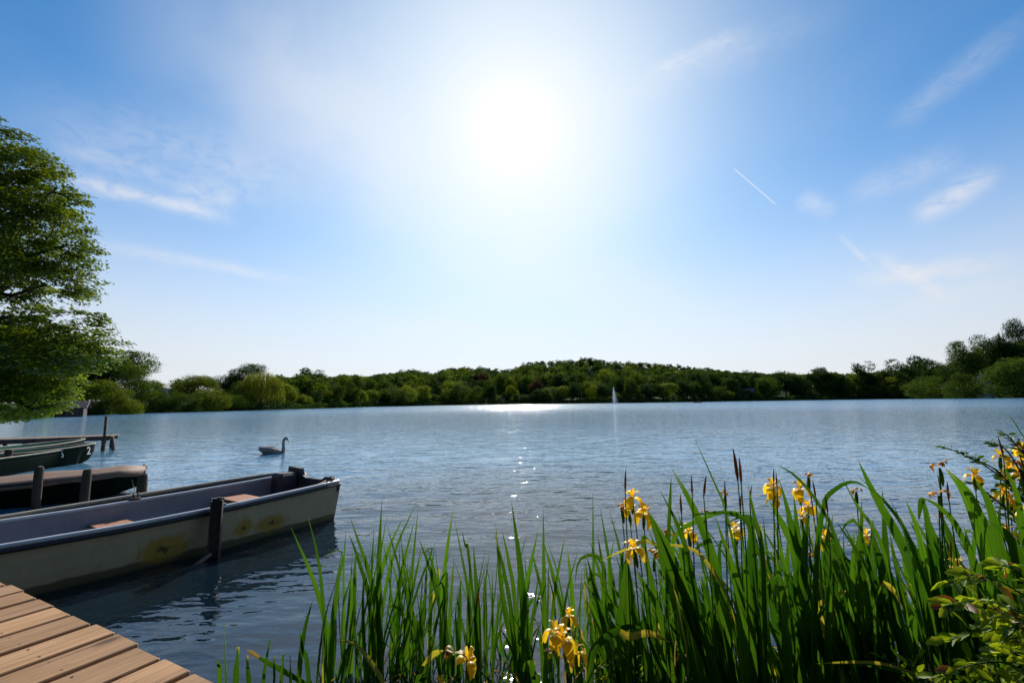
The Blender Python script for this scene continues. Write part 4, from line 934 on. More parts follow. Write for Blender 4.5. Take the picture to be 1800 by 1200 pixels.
# ------------------------------------------------------------------ far rowing boat with people
def far_boat():
    p = W(1227, 707.6); p = p / p[1] * 230; root = empty('rowing_boat', (p[0], p[1], 0), R(-8), 'small dark rowing boat far out on the lake, right of the fountain', 'boat')
    st = [(x, 0, h, h * .7, z, zb) for x, h, z, zb in [(2.1, .04, .62, .3), (1.7, .3, .52, -.02), (.9, .58, .42, -.1), (-.2, .65, .38, -.1), (-1.3, .58, .42, -.1), (-2.0, .42, .5, -.02)]]
    loft(st, .03, M['rubber'], M['dark_in'], 'hull', root)
    for s in (-1, 1): rail(st, s, .035, 'gunwale', M['dark_in'], root)
    for s in (-1, 1):
        mb = MB(); mb.tube([(-.1, s * .5, .55), (.3, s * 2.0, .05)], [.03, .03], 6); mb.box((.36, s * 2.2, .0), (.12, .4, .02)); mb.build('oar', M['beige'], root)
    for (x, col, lab, look) in ((-.7, (.05, .03, .03), 'person in dark clothes sitting in the stern of the far rowing boat', 0), (.5, (.20, .05, .04), 'person in a red top sitting amidships in the far rowing boat', 1)):
        c, s_ = math.cos(R(-8)), math.sin(R(-8)); q = empty('person', (p[0] + x * c, p[1] + x * s_, .2), R(-8) + (math.pi if look else 0), lab, 'person')
        cl = mat_plain('clothes', col, .9, .1, 4, 0); sk = mat_plain('skin', (.35, .2, .14), .6, .1, 4, 0)
        me = bpy.data.meshes.new('body'); J = [(0, 0, .22), (0, 0, .5), (0, 0, .72), (0, 0, .82), (0, 0, .95), (.02, 0, 1.04), (0, .2, .68), (.12, .24, .45), (.34, .2, .42), (0, -.2, .68), (.12, -.24, .45), (.34, -.2, .42), (.42, .12, .25), (.5, .13, -.1), (.42, -.12, .25), (.5, -.13, -.1)]
        E_ = [(0, 1), (1, 2), (2, 3), (3, 4), (4, 5), (2, 6), (6, 7), (7, 8), (2, 9), (9, 10), (10, 11), (0, 12), (12, 13), (0, 14), (14, 15)]
        me.from_pydata(J, E_, []); me.materials.append(cl); o = obj('body', me, q); sm = o.modifiers.new('skin', 'SKIN')
        for i, r0 in enumerate([.15, .15, .16, .06, .1, .09, .065, .045, .035, .065, .045, .035, .08, .05, .08, .05]): me.skin_vertices[0].data[i].radius = (r0, r0)
        me.skin_vertices[0].data[0].use_root = True; o.modifiers.new('sub', 'SUBSURF').levels = 1
        mb = MB(); mb.tube([(0, 0, .98), (0, 0, 1.04), (-.01, 0, 1.1), (-.01, 0, 1.13)], [.105, .112, .09, .03], 8); mb.build('hair', M['rubber'], q, True)
far_boat()
#@@PLANTS@@
# ------------------------------------------------------------------ irises and bank plants
RP = random.Random(77); NPR = np.random.default_rng(77)
def curve_pts(P, n):
    P = [np.array(p, float) for p in P]; P = [2 * P[0] - P[1]] + P + [2 * P[-1] - P[-2]]; out = []; m = len(P) - 3
    for i in range(n + 1):
        s = i / n * m; k = min(int(s), m - 1); t = s - k; a, b, c, d = P[k:k + 4]
        out.append(.5 * ((2 * b) + (c - a) * t + (2 * a - 5 * b + 4 * c - d) * t * t + (3 * b - a - 3 * c + d) * t ** 3))
    return out
def to_ground(p0, p1, spread=.35):            # carry a blade on from its lowest drawn point down to the soil or bed
    z = gz(p0[0], p0[1]) - .02
    if p0[2] <= z + .01: return []
    s = (p0[:2] - p1[:2]) / max(.05, (p1[2] - p0[2])); s = np.clip(s, -.4, .4) * spread; h = p0[2] - z
    return [np.array([p0[0] + s[0] * h, p0[1] + s[1] * h, z])]
class Blades:
    def __init__(s): s.items = []
    def px(s, pts, wpx, Y, Yb=None, mat='iris', yaw=None, ground=True, cut=False):
        """blade drawn from its foot to its tip along lines of sight, Yb..Y metres away"""
        n = len(pts); Yb = Y if Yb is None else Yb
        P = [D(u_, v_, Yb + (Y - Yb) * i / max(1, n - 1)) for i, (u_, v_) in enumerate(pts)]
        if ground: P = to_ground(P[0], P[1]) + P
        s.items.append((P, wpx * Y / FPX, mat, yaw, cut))
    def world(s, P, w, mat='iris', yaw=None, cut=False): s.items.append((P, w, mat, yaw, cut))
def blade_geo(P, w, yaw, cut, seg=13):
    C = curve_pts(P, seg); V = []; F = []; rr = RP
    yaw = rr.uniform(-.75, .75) if yaw is None else yaw; tw = rr.uniform(-.5, .5)
    for i, c in enumerate(C):
        t = i / seg; tan = C[min(i + 1, seg)] - C[max(i - 1, 0)]; tan = tan / (np.linalg.norm(tan) + 1e-9)
        a = yaw + tw * t; nrm = np.array([math.sin(a), -math.cos(a), .15]); side = np.cross(tan, nrm); side /= np.linalg.norm(side) + 1e-9; up = np.cross(side, tan)
        prof = (.78 + .22 * min(1, t * 3)) * (1 - max(0, (t - .45) / .55) ** (1.9))
        if cut and t > .9: prof = max(prof, .55)
        hw = w * .5 * max(prof, .02)
        V += [tuple(c - side * hw + up * hw * .12), tuple(c - side * hw * .35 - up * hw * .10), tuple(c + side * hw * .35 - up * hw * .10), tuple(c + side * hw + up * hw * .12)]
    for i in range(seg):
        for j in range(3): a = i * 4 + j; F.append((a, a + 1, a + 5, a + 4))
    return V, F
def blade_mesh(VV, FF, mat, ST):
    me = mesh_np('leaves', VV, FF, mat, True); a = me.attributes.new('blade', 'FLOAT_VECTOR', 'POINT'); a.data.foreach_set('vector', np.asarray(ST, dtype=np.float32).ravel()); return me
def veins(m, amt=.5, tip=(.42, .36, .10)):
    T = NT(m.node_tree); at = T.n.new('ShaderNodeAttribute'); at.attribute_name = 'blade'; v = at.outputs['Vector']; sp = T.n.new('ShaderNodeSeparateXYZ'); T.l.new(v, sp.inputs[0])
    st = T.noise(T.mapping(v, (16, .5, 1)), 1, 3, .6); k = T.m('ADD', 1 - amt * .5, T.m('MULTIPLY', T.step(st, .35, .65), amt))
    brown = T.m('MULTIPLY', T.step(T.m('ADD', sp.outputs[1], T.m('MULTIPLY', T.m('SUBTRACT', T.noise(v, 1.3, 2), .5), .7)), .97, 1.10), .85)
    spots = T.step(T.noise(T.mapping(v, (5, 26, 3)), 1, 2, .5), .70, .78)
    for n in list(m.node_tree.nodes):
        if n.type in ('BSDF_DIFFUSE', 'BSDF_TRANSLUCENT') and n.inputs[0].links:
            src = n.inputs[0].links[0].from_socket; c = T.v('SCALE', src, None, k); c = T.mix(brown, c, (*tip, 1)); c = T.mix(T.m('MULTIPLY', spots, .5), c, (.12, .07, .02, 1)); T.l.new(c, n.inputs[0])
veins(M['iris']); veins(M['iris_old'], .6, (.30, .18, .08))
B = Blades()
# --- slender plants in the shallow water, left half (foot ... tip)
for pts, w in [([(580, 1141), (555, 1030), (511, 925)], 8), ([(572, 1146), (562, 1000), (541, 904)], 5), ([(583, 1120), (592, 1040), (599, 973)], 8), ([(605, 1093), (604, 1000), (609, 920)], 4),
        ([(668, 1147), (655, 1030), (615, 907)], 10), ([(650, 1067), (632, 990), (613, 936)], 6), ([(618, 1120), (621, 1040), (627, 968)], 8), ([(650, 1150), (652, 1040), (658, 912)], 8), ([(668, 1150), (666, 1000), (671, 880)], 9),
        ([(660, 1120), (664, 1013), (680, 905)], 5), ([(655, 1100), (675, 987), (710, 905)], 7), ([(663, 1150), (687, 992), (731, 883)], 8), ([(715, 1140), (722, 1029), (735, 892)], 7), ([(690, 1130), (703, 1019), (729, 912)], 8),
        ([(740, 1147), (716, 1050), (680, 922)], 8), ([(778, 1098), (762, 1020), (736, 944)], 8), ([(778, 1067), (765, 1010), (750, 955)], 6), ([(756, 1100), (758, 1020), (763, 957)], 6), ([(776, 1120), (782, 1000), (798, 883)], 9),
        ([(828, 1090), (818, 1010), (798, 909)], 5), ([(825, 985), (818, 960), (812, 932)], 4), ([(789, 1130), (793, 1050), (798, 979)], 8), ([(807, 1120), (808, 1060), (810, 1011)], 7), ([(842, 1135), (838, 1040), (832, 956)], 8),
        ([(823, 1110), (825, 1040), (827, 970)], 6), ([(902, 1153), (882, 1040), (871, 917)], 9), ([(900, 1090), (885, 1000), (868, 931)], 6), ([(925, 1160), (916, 1010), (899, 880)], 12), ([(905, 1060), (895, 990), (882, 928)], 6),
        ([(912, 1170), (922, 1050), (947, 925)], 10), ([(958, 1130), (956, 1010), (955, 891)], 7), ([(990, 1090), (972, 1010), (956, 953)], 7), ([(955, 1060), (945, 1010), (934, 966)], 6), ([(970, 1090), (980, 1010), (994, 939)], 5),
        ([(1012, 1190), (1006, 1050), (996, 953)], 9), ([(1046, 1120), (1043, 980), (1042, 866)], 5), ([(1085, 1080), (1070, 980), (1055, 891)], 6), ([(1100, 1060), (1090, 970), (1070, 893)], 7), ([(1068, 1080), (1060, 1000), (1050, 937)], 6)]:
    B.px(pts, w * 1.12, RP.uniform(2.55, 2.8), None)
for pts, w in [([(397, 1210), (396, 1150), (395, 1095)], 10), ([(414, 1210), (416, 1170), (419, 1136)], 10), ([(437, 1215), (436, 1180), (434, 1151)], 7), ([(386, 1190), (384, 1170), (384, 1158)], 8), ([(494, 1210), (496, 1180), (498, 1148)], 7), ([(511, 1210), (511, 1180), (510, 1152)], 9), ([(462, 1208), (468, 1160), (475, 1123)], 5), ([(482, 1208), (482, 1175), (482, 1152)], 5)]:
    B.px(pts, w, 2.35, None, cut=True)
B.px([(541, 1173), (532, 1140), (526, 1099)], 8, 2.5); B.px([(525, 1195), (535, 1110), (550, 1053)], 9, 2.5)
B.px([(560, 1215), (505, 1182), (468, 1162), (435, 1143)], 8, 2.4, mat='iris', ground=False); B.px([(455, 1155), (445, 1148), (433, 1141)], 6, 2.39, mat='straw', ground=False)
B.px([(676, 1215), (655, 1168), (625, 1133), (590, 1123)], 8, 2.35, mat='iris_old', yaw=.9)
# --- broad leaves, right half
for pts, w in [([(1089, 1200), (1092, 1100), (1100, 972)], 20), ([(1036, 1197), (1045, 1140), (1077, 1112), (1110, 1100), (1134, 1106)], 12), ([(1260, 1200), (1215, 1080), (1165, 965), (1137, 893)], 20), ([(1240, 1150), (1205, 960), (1160, 860)], 10),
        ([(1290, 1200), (1258, 1000), (1220, 895), (1180, 822)], 16), ([(1173, 1040), (1177, 900), (1180, 835)], 7), ([(1235, 1180), (1205, 1047), (1175, 965), (1142, 900)], 18), ([(1325, 1150), (1280, 915), (1255, 847), (1217, 762)], 6),
        ([(1345, 1190), (1340, 977), (1327, 915), (1315, 852)], 14), ([(1435, 1190), (1407, 990), (1380, 930), (1351, 877)], 18), ([(1410, 1050), (1392, 930), (1370, 842)], 14), ([(1500, 1080), (1470, 947), (1435, 880), (1400, 838), (1365, 815)], 9),
        ([(1408, 1080), (1402, 945), (1395, 867)], 10), ([(1408, 1200), (1412, 1000), (1422, 890)], 16), ([(1430, 1200), (1434, 1000), (1440, 892)], 14), ([(1322, 1210), (1338, 1080), (1352, 1035), (1377, 998)], 16),
        ([(1605, 1180), (1550, 960), (1507, 890), (1476, 831)], 11), ([(1655, 1190), (1600, 990), (1540, 875), (1507, 806)], 16), ([(1640, 1080), (1597, 945), (1560, 887), (1506, 834)], 8), ([(1562, 1190), (1558, 1010), (1551, 860)], 16),
        ([(1632, 1130), (1590, 940), (1561, 870)], 11), ([(1662, 1190), (1618, 955), (1591, 875)], 15), ([(1770, 1190), (1735, 970), (1700, 870), (1661, 822)], 24), ([(1785, 1130), (1745, 910), (1712, 837)], 18),
        ([(1765, 1130), (1740, 950), (1722, 887)], 12), ([(1830, 1180), (1790, 985), (1765, 935), (1732, 912)], 18), ([(1800, 960), (1787, 870), (1760, 812)], 11), ([(1512, 1180), (1513, 985), (1514, 872)], 12), ([(1496, 1100), (1499, 1000), (1502, 930)], 9),
        ([(1692, 1190), (1660, 1010), (1627, 950)], 11), ([(1455, 1190), (1457, 1060), (1462, 980)], 11), ([(1350, 1190), (1345, 1060), (1338, 985)], 14), ([(1310, 1190), (1298, 1040), (1275, 950)], 16), ([(1385, 1190), (1380, 1070), (1362, 960)], 15),
        ([(1325, 1200), (1318, 1060), (1303, 940)], 13), ([(1180, 1190), (1160, 1080), (1120, 1000)], 12), ([(1700, 1200), (1690, 1080), (1672, 960)], 13), ([(1535, 1200), (1530, 1090), (1534, 1000)], 12)]:
    B.px(pts, w, RP.uniform(1.92, 2.15))
# bent and folded leaves
B.px([(1330, 1120), (1325, 960), (1312, 915), (1270, 900), (1207, 906)], 10, 2.0, yaw=.2)
B.px([(1240, 1120), (1180, 960), (1250, 905), (1325, 900)], 9, 2.2); B.px([(1430, 1080), (1445, 900), (1465, 862), (1500, 846), (1532, 862)], 8, 2.1)
B.px([(1650, 1110), (1638, 985), (1627, 900), (1620, 876)], 16, 2.0, cut=True); B.px([(1625, 877), (1619, 882), (1615, 915)], 8, 1.99, ground=False); B.px([(1760, 1100), (1687, 935), (1650, 890), (1618, 873)], 9, 2.0)
B.px([(1538, 1130), (1538, 1060), (1550, 1026)], 13, 1.9, cut=True); B.px([(1551, 1024), (1570, 1037), (1589, 1073)], 11, 1.89, mat='iris_old', ground=False, yaw=.3)
B.px([(1090, 1110), (1108, 1118), (1140, 1112), (1178, 1128)], 12, 1.95, mat='iris_old', ground=False, yaw=.9); B.px([(1060, 1060), (1062, 1000), (1045, 975), (1018, 985), (1010, 1030)], 7, 2.4)
B.px([(1180, 1010), (1142, 952), (1100, 965), (1055, 985)], 6, 2.15, mat='iris_old', yaw=.8); B.px([(1290, 1080), (1240, 985), (1200, 960), (1140, 957)], 7, 2.05, mat='iris_old', yaw=.6)
B.px([(1430, 1065), (1460, 1050), (1492, 1035)], 9, 2.2, mat='iris_old', ground=False, yaw=.7); B.px([(1205, 1152), (1230, 1140), (1260, 1130)], 6, 2.1, mat='straw', ground=False)
B.px([(1640, 1195), (1560, 1168), (1500, 1163), (1430, 1166)], 5, 1.75, mat='iris_old', ground=False, yaw=.9); B.px([(1800, 1200), (1650, 1195), (1560, 1175), (1490, 1166)], 4, 1.8, mat='iris', ground=False)
B.px([(745, 1170), (760, 1150), (780, 1142)], 14, 2.1, mat='iris_old', yaw=.8, ground=False)
for (a, b_, w) in [((735, 1215), (752, 1165), 16), ((945, 1210), (930, 1160), 14), ((1495, 1215), (1468, 1140), 9), ((1800, 770), (1773, 728), 2)]:
    B.px([a, ((a[0] + b_[0]) / 2 + 1, (a[1] + b_[1]) / 2), b_], w, 1.95, ground=w > 5, cut=w > 12)
# --- the rest of the stand
ENV = [(560, 1010), (600, 960), (650, 925), (700, 910), (740, 915), (780, 940), (820, 950), (860, 945), (900, 915), (950, 915), (1000, 955), (1050, 930), (1100, 940), (1150, 900), (1200, 880), (1300, 890), (1400, 885), (1500, 880), (1600, 890), (1700, 870), (1800, 850), (1900, 840)]
env = lambda u_: float(np.interp(u_, [a for a, _ in ENV], [b for _, b in ENV]))
def fill(n, u0, u1, Y0, Y1, w0, w1, lean, dv0, dv1, old=.035, curl=.12):
    for _ in range(n):
        u_ = RP.uniform(u0, u1); Y = RP.uniform(Y0, Y1); tu = u_ + RP.gauss(lean, 28); tv = env(tu) + dv0 + (dv1 - dv0) * RP.random() ** 1.2
        tip = D(tu, tv, Y); x0 = D(u_, 1100, Y)[0]; y0 = Y + RP.gauss(0, .06); z0 = gz(x0, y0) - .02
        if tip[2] < z0 + .15: continue
        base = np.array([x0, y0, z0]); bow = RP.gauss(0, .03); mid1 = base + (tip - base) * .4 + np.array([-(tip[0] - base[0]) * .22 + bow, RP.gauss(0, .02), 0]); mid2 = base + (tip - base) * .75 + np.array([-(tip[0] - base[0]) * .12 + bow, 0, 0])
        P = [base, mid1, mid2, tip]
        if RP.random() < curl: tip2 = tip + np.array([RP.choice((-1, 1)) * RP.uniform(.04, .12), RP.uniform(-.05, .05), -RP.uniform(.02, .10)]); P = [base, mid1, mid2, tip, tip2]
        B.world(P, RP.uniform(w0, w1), 'iris_old' if RP.random() < old else 'iris')
fill(70, 575, 760, 2.5, 2.95, .008, .020, 5, 10, 200); fill(90, 760, 1060, 2.5, 3.0, .008, .020, 5, 15, 210); fill(70, 560, 1060, 2.4, 2.8, .008, .018, 0, 150, 250)
fill(165, 1060, 1500, 2.1, 2.9, .016, .036, -45, 10, 190, curl=.07); fill(170, 1450, 1950, 2.0, 2.9, .018, .038, -60, 10, 190, curl=.07); fill(210, 1080, 1850, 1.95, 2.7, .014, .030, -25, 100, 260)
for _ in range(60):                           # last year's dead stalks and snapped blades between the green ones
    u_ = RP.uniform(620, 1700); Y = RP.uniform(2.2, 2.9); x0 = D(u_, 1100, Y)[0]; z0 = gz(x0, Y) - .02; h = RP.uniform(.15, .5); dx = RP.gauss(0, .12)
    P = [np.array([x0, Y, z0]), np.array([x0 + dx * .3, Y, z0 + h * .6]), np.array([x0 + dx, Y, z0 + h])]
    if RP.random() < .6: P.append(P[-1] + np.array([RP.uniform(-.15, .15), RP.uniform(-.05, .05), -RP.uniform(.03, .18)]))
    B.world(P, RP.uniform(.004, .011), 'straw')
# --- gather the blades into plants by where they are rooted
feet = np.array([b[0][0][:2] if b[0][0][2] < .35 else b[0][0][:2] for b in B.items])
def kmeans(P, k, it=25):
    r = np.random.default_rng(1); c = P[r.choice(len(P), k, replace=False)]
    for _ in range(it):
        l = np.argmin(((P[:, None] - c[None]) ** 2).sum(2), 1); c = np.array([P[l == i].mean(0) if (l == i).any() else c[i] for i in range(k)])
    return l, c
K = 46
lab_, cen = kmeans(feet, K); order = np.argsort([math.atan2(c[0], c[1]) for c in cen]); plants = []
for i in order:
    c = cen[i]; z = gz(*c); e_ = empty('iris_plant', (c[0], c[1], z)); plants.append((e_, c))
    by = {}
    for k, b_ in enumerate(B.items):
        if lab_[k] == i: by.setdefault(b_[2], []).append(b_)
    for mt, its in by.items():
        VV = []; FF = []; ST = []
        for (P, w, _, yaw, cut) in its:
            V, F = blade_geo(P, w, yaw, cut); o = len(VV); VV += V; FF += [tuple(q + o for q in f) for f in F]; r0 = RP.uniform(0, 50); ST += [(ac, i / 13, r0) for i in range(14) for ac in (0, .33, .67, 1)]
        VV = np.array(VV) - np.array([c[0], c[1], z]); o = obj({'iris': 'leaves', 'iris_old': 'yellowed_leaves', 'straw': 'dry_leaves'}[mt], blade_mesh(VV, FF, M[mt], ST), e_)
        if mt != 'iris': o['label'] = 'yellowed drooping leaves'

# --- flowers
def petal(mb, yaw, prof, wid, ruff, ph, n=7, m=5):
    ca, sa = math.cos(yaw), math.sin(yaw); V = []
    for i in range(n):
        t = i / (n - 1); r_, z_ = prof(t); w = wid(t)
        for j in range(m):
            s = -1 + 2 * j / (m - 1); y = s * w; rr = r_ - abs(s) ** 2 * w * .25; zz = z_ + ruff * math.sin(s * 5 + ph + t * 6) * t - abs(s) ** 2 * w * .35
            V.append((rr * ca - y * sa, rr * sa + y * ca, zz))
    mb.add(V, [(i * m + j, i * m + j + 1, (i + 1) * m + j + 1, (i + 1) * m + j) for i in range(n - 1) for j in range(m - 1)])
def flower_mesh(seed):
    rr = random.Random(seed); mb = MB()
    for k in range(3):
        a = k * 2.094 + rr.uniform(-.25, .25); L = rr.uniform(.044, .056); dr = rr.uniform(.8, 1.25)
        petal(mb, a, lambda t: (.005 + L * (.75 * math.sin(min(1, t * 1.25) * 1.57) - .18 * max(0, t - .7)), .012 * math.sin(t * 3.1) - dr * .042 * t ** 2.2), lambda t: .004 + .018 * math.sin(min(1, t * .95 + .1) * 2.6) ** 1.2 if t > .05 else .004, .0035, rr.uniform(0, 6))
        petal(mb, a, lambda t: (.004 + .032 * t, .012 + .016 * math.sin(t * 2.2) + .006 * t), lambda t: .0045 + .006 * t, .003, rr.uniform(0, 6), 5, 3)
        petal(mb, a + 1.05, lambda t: (.004 + .010 * t + .008 * t * t, .004 + .036 * t), lambda t: .003 + .005 * math.sin(t * 2.8), .002, rr.uniform(0, 6), 5, 3)
    return mb.mesh('flower', M['petal'], True)
def wilt_mesh(seed):
    rr = random.Random(seed); mb = MB()
    for k in range(5):
        a = rr.uniform(0, 6.28); L = rr.uniform(.02, .036); dr = rr.uniform(-.6, 1.2)
        petal(mb, a, lambda t: (.003 + L * math.sin(t * 2.0), .008 + .012 * math.sin(t * 3) - dr * .022 * t * t), lambda t: .003 + .006 * math.sin(t * 3), .004, rr.uniform(0, 6), 7, 3)
    return mb.mesh('wilted_flower', M['wilt'], True)
FLM = [flower_mesh(s) for s in range(6)]; WLM = [wilt_mesh(s) for s in range(3)]
mb = MB(); mb.tube([(0, 0, -.075), (.001, 0, -.05), (.002, 0, -.02), (0, 0, .004)], [.003, .0085, .0078, .004], 8); SPATHE = mb.mesh('spathe', M['stem'], True)
mb = MB(); mb.tube([(0, 0, 0), (.001, 0, .02), (.002, 0, .045), (.001, 0, .066), (0, 0, .078)], [.003, .0075, .0065, .0035, .0006], 8); BUD = mb.mesh('bud', M['bud'], True)
def nearest_plant(x, y):
    return min(plants, key=lambda q: (q[1][0] - x) ** 2 + (q[1][1] - y) ** 2)[0]
flowered = {}
def stem_for(u_, v_, Y, lean=25, kink=0):
    tip = D(u_, v_, Y); bx = D(u_ + lean, 1150, Y)[0]; by_ = Y + RP.uniform(-.05, .05); z = gz(bx, by_) - .02; e_ = nearest_plant(bx, by_); o_ = np.array(e_.location)
    P = [np.array([bx, by_, z]), np.array([bx * .55 + tip[0] * .45, by_, z + (tip[2] - z) * .5]), tip]; P = curve_pts(P, 8); mb = MB(); mb.tube([p - o_ for p in P], [.0042 - .0018 * i / 8 for i in range(9)], 7)
    return mb.build('stem', M['stem'], e_, True), tip - o_, e_
def flower(u_, v_, size, kind='open', lean=None):
    Y = min(2.5, max(1.75, FPX * .088 / size)) if kind == 'open' else min(2.4, max(1.85, FPX * .062 / size)); lean = lean if lean is not None else RP.uniform(5, 35)
    st, p, e_ = stem_for(u_, v_ + size * .15, Y, lean)
    sp = obj('spathe', SPATHE, st, p); sp.rotation_euler = (RP.uniform(-.1, .1), RP.uniform(-.15, .15), RP.uniform(0, 6))
    f = obj('flower' if kind == 'open' else 'wilted_flower', RP.choice(FLM) if kind == 'open' else RP.choice(WLM), st, p + np.array([0, 0, .004])); f.rotation_euler = (RP.uniform(-.35, .35), RP.uniform(-.35, .35), RP.uniform(0, 6.28))
    sc = 1.08 * size * Y / FPX / (.088 if kind == 'open' else .062); f.scale = (sc, sc, sc * RP.uniform(.95, 1.2)); flowered.setdefault(e_.name, []).append((u_, v_, kind))
for a in [(1112, 872, 30), (1106, 893, 28), (1131, 898, 30), (1114, 961, 34), (1210, 932, 30), (1294, 929, 26), (1357, 853, 28), (1362, 874, 22), (1407, 857, 28), (1421, 888, 26), (1410, 908, 22), (1451, 943, 28), (1524, 939, 22), (1713, 834, 27), (1764, 866, 26), (1776, 876, 24),
          (1797, 787, 26), (1759, 799, 24), (1772, 825, 25), (1792, 830, 24), (1684, 994, 32), (1798, 900, 28), (1772, 934, 24), (821, 1157, 34), (975, 1110, 34), (992, 1122, 34), (1013, 1145, 32), (1000, 1080, 28), (775, 1200, 26)]: flower(*a)
for a in [(1150, 974, 20), (1652, 820, 24), (1650, 868, 24), (1176, 938, 14), (797, 1148, 28), (1170, 932, 12), (1421, 835, 12), (1275, 868, 14), (1240, 900, 12), (1505, 862, 18), (968, 1147, 18), (1423, 975, 12), (1092, 890, 14), (1795, 815, 18), (1760, 925, 16)]: flower(*a, 'wilt')
def bud(u_, v_, L, lean, Y=2.1):
    st, p, e_ = stem_for(u_, v_ + L, Y, lean); b_ = obj('bud', BUD, st, p); s = L * Y / FPX / .078; b_.scale = (s * .55, s * .55, s); b_.rotation_euler = (0, -RP.uniform(0, .2), RP.uniform(0, 6)); flowered.setdefault(e_.name, []).append((u_, v_, 'bud'))
for a in [(1099, 826, 38, 8), (1297, 790, 55, 28), (1303, 805, 45, 24), (1217, 836, 34, 12), (1237, 835, 38, 10), (1275, 846, 30, 8), (1318, 853, 28, 12), (1434, 845, 30, 18), (1360, 823, 26, 20), (1366, 830, 26, 16), (1198, 868, 36, -2), (1301, 868, 30, 22), (1764, 768, 34, 30), (1655, 835, 30, 10), (1668, 846, 34, 10), (1802, 800, 30, 5), (826, 1075, 26, 2), (843, 1040, 30, 3), (1655, 875, 40, 6), (1672, 948, 34, 3), (1455, 868, 34, 12)]: bud(*a)
# labels: flowering plants one by one, the flowerless ones by the stretch they grow in
nf = 0; ordn = ['first', 'second', 'third', 'fourth', 'fifth', 'sixth', 'seventh', 'eighth', 'ninth', 'tenth', 'eleventh', 'twelfth', 'thirteenth', 'fourteenth', 'fifteenth', 'sixteenth', 'seventeenth', 'eighteenth', 'nineteenth', 'twentieth', 'twenty-first', 'twenty-second', 'twenty-third', 'twenty-fourth', 'twenty-fifth', 'twenty-sixth', 'twenty-seventh', 'twenty-eighth', 'twenty-ninth', 'thirtieth']
for e_, c in plants:
    fl = flowered.get(e_.name); grp = 'iris plants along the bank'
    if fl:
        no = sum(1 for f in fl if f[2] == 'open'); nw = sum(1 for f in fl if f[2] == 'wilt'); nb = sum(1 for f in fl if f[2] == 'bud'); w_ = {0: 'no', 1: 'one', 2: 'two', 3: 'three', 4: 'four', 5: 'five', 6: 'six'}
        what = f'{w_.get(no, "many")} open yellow flower{"s" if no != 1 else ""}' if no else ('only withered flowers' if nw else 'only pointed brown buds')
        e_['label'] = f'iris with {what}, {ordn[min(nf, 29)]} flowering or budding plant from the left'; nf += 1
    else:
        u_ = 900 + FPX * c[0] / c[1]
        e_['label'] = ('slender flowerless iris standing in shallow water at the left end of the stand' if u_ < 760 else 'slender flowerless iris in shallow water between the boat side and the bank' if u_ < 1060 else 'broad leaved flowerless iris in the middle of the bank stand' if u_ < 1450 else 'broad leaved flowerless iris leaning left at the right end of the stand')
    e_['category'] = 'iris'; e_['group'] = grp

# --- shrubs at the right edge
def leaf_shape(rr, c, tan, nrm, L, wd, teeth=0):
    """ovate leaf folded along its rib"""
    side = np.cross(nrm, tan); side /= np.linalg.norm(side) + 1e-9; n = 6; V = []; F = []
    for i in range(n + 1):
        t = i / n; w = wd * math.sin(math.pi * min(1, t * .86 + .07)) ** .8 * (1 - .35 * t) * (1 + (teeth * (1 if i % 2 else -1))); p = c + tan * L * t - nrm * L * .18 * t * t
        if i in (0, n): w = wd * .04
        V += [p - side * w + nrm * w * .35, p, p + side * w + nrm * w * .35]
    for i in range(n):
        for j in range(2): a = i * 3 + j; F.append((a, a + 1, a + 4, a + 3))
    return V, F
def shrub(name, label, branches, Y, leafL, per, mats, seed, cat='shrub', teeth=0, droop=.2, rad=.006):
    rr = random.Random(seed); b0 = branches[0][0]; base = D(*b0, Y); base[2] = gz(base[0], base[1]); root = empty(name, base, 0, label, cat)
    VV = {m: [] for m in mats}; FF = {m: [] for m in mats}; sb = MB()
    for br in branches:
        Yb = Y + rr.uniform(-.12, .12); P = [D(u_, v_, Yb + rr.uniform(-.04, .04)) for u_, v_ in br]; g_ = P[0].copy(); g_[2] = gz(g_[0], g_[1]); C = curve_pts([g_] + P if g_[2] < P[0][2] - .03 else P, 26)
        sb.tube([p - base for p in C], [rad * (1 - .8 * i / 26) + .0008 for i in range(27)], 5)
        for k in range(per):
            t = rr.uniform(.30, 1.0); i = min(25, int(t * 26)); p = C[i] + (C[i + 1] - C[i]) * rr.random(); tan = (C[i + 1] - C[i]); tan /= np.linalg.norm(tan)
            a = rr.uniform(0, 6.28); o = np.array([math.cos(a), math.sin(a), rr.uniform(-.3, .6)]); dirv = o * .9 + tan * .6 + np.array([0, 0, -droop]); dirv /= np.linalg.norm(dirv)
            nrm = np.array([rr.gauss(0, .8), rr.gauss(-.5, .8), .8]); nrm -= dirv * (nrm @ dirv); nrm /= np.linalg.norm(nrm); L = leafL * rr.uniform(.55, 1.25); pet = p + dirv * L * .35
            sb.tube([p - base, pet - base], [.0012, .0008], 4, False)
            m_ = mats[0] if rr.random() < .93 or len(mats) == 1 else mats[1]
            V, F = leaf_shape(rr, pet - base, dirv, nrm, L, L * rr.uniform(.20, .29), teeth); q = len(VV[m_]); VV[m_] += V; FF[m_] += [tuple(x + q for x in f) for f in F]
    sb.build('stems', M['bark'] if rad > .005 else M['stem'], root, True)
    for m_ in mats:
        if VV[m_]: obj('leaves' if m_ == mats[0] else 'reddish_leaves', mesh_np('leaves', VV[m_], FF[m_], M[m_], True), root)
    return root
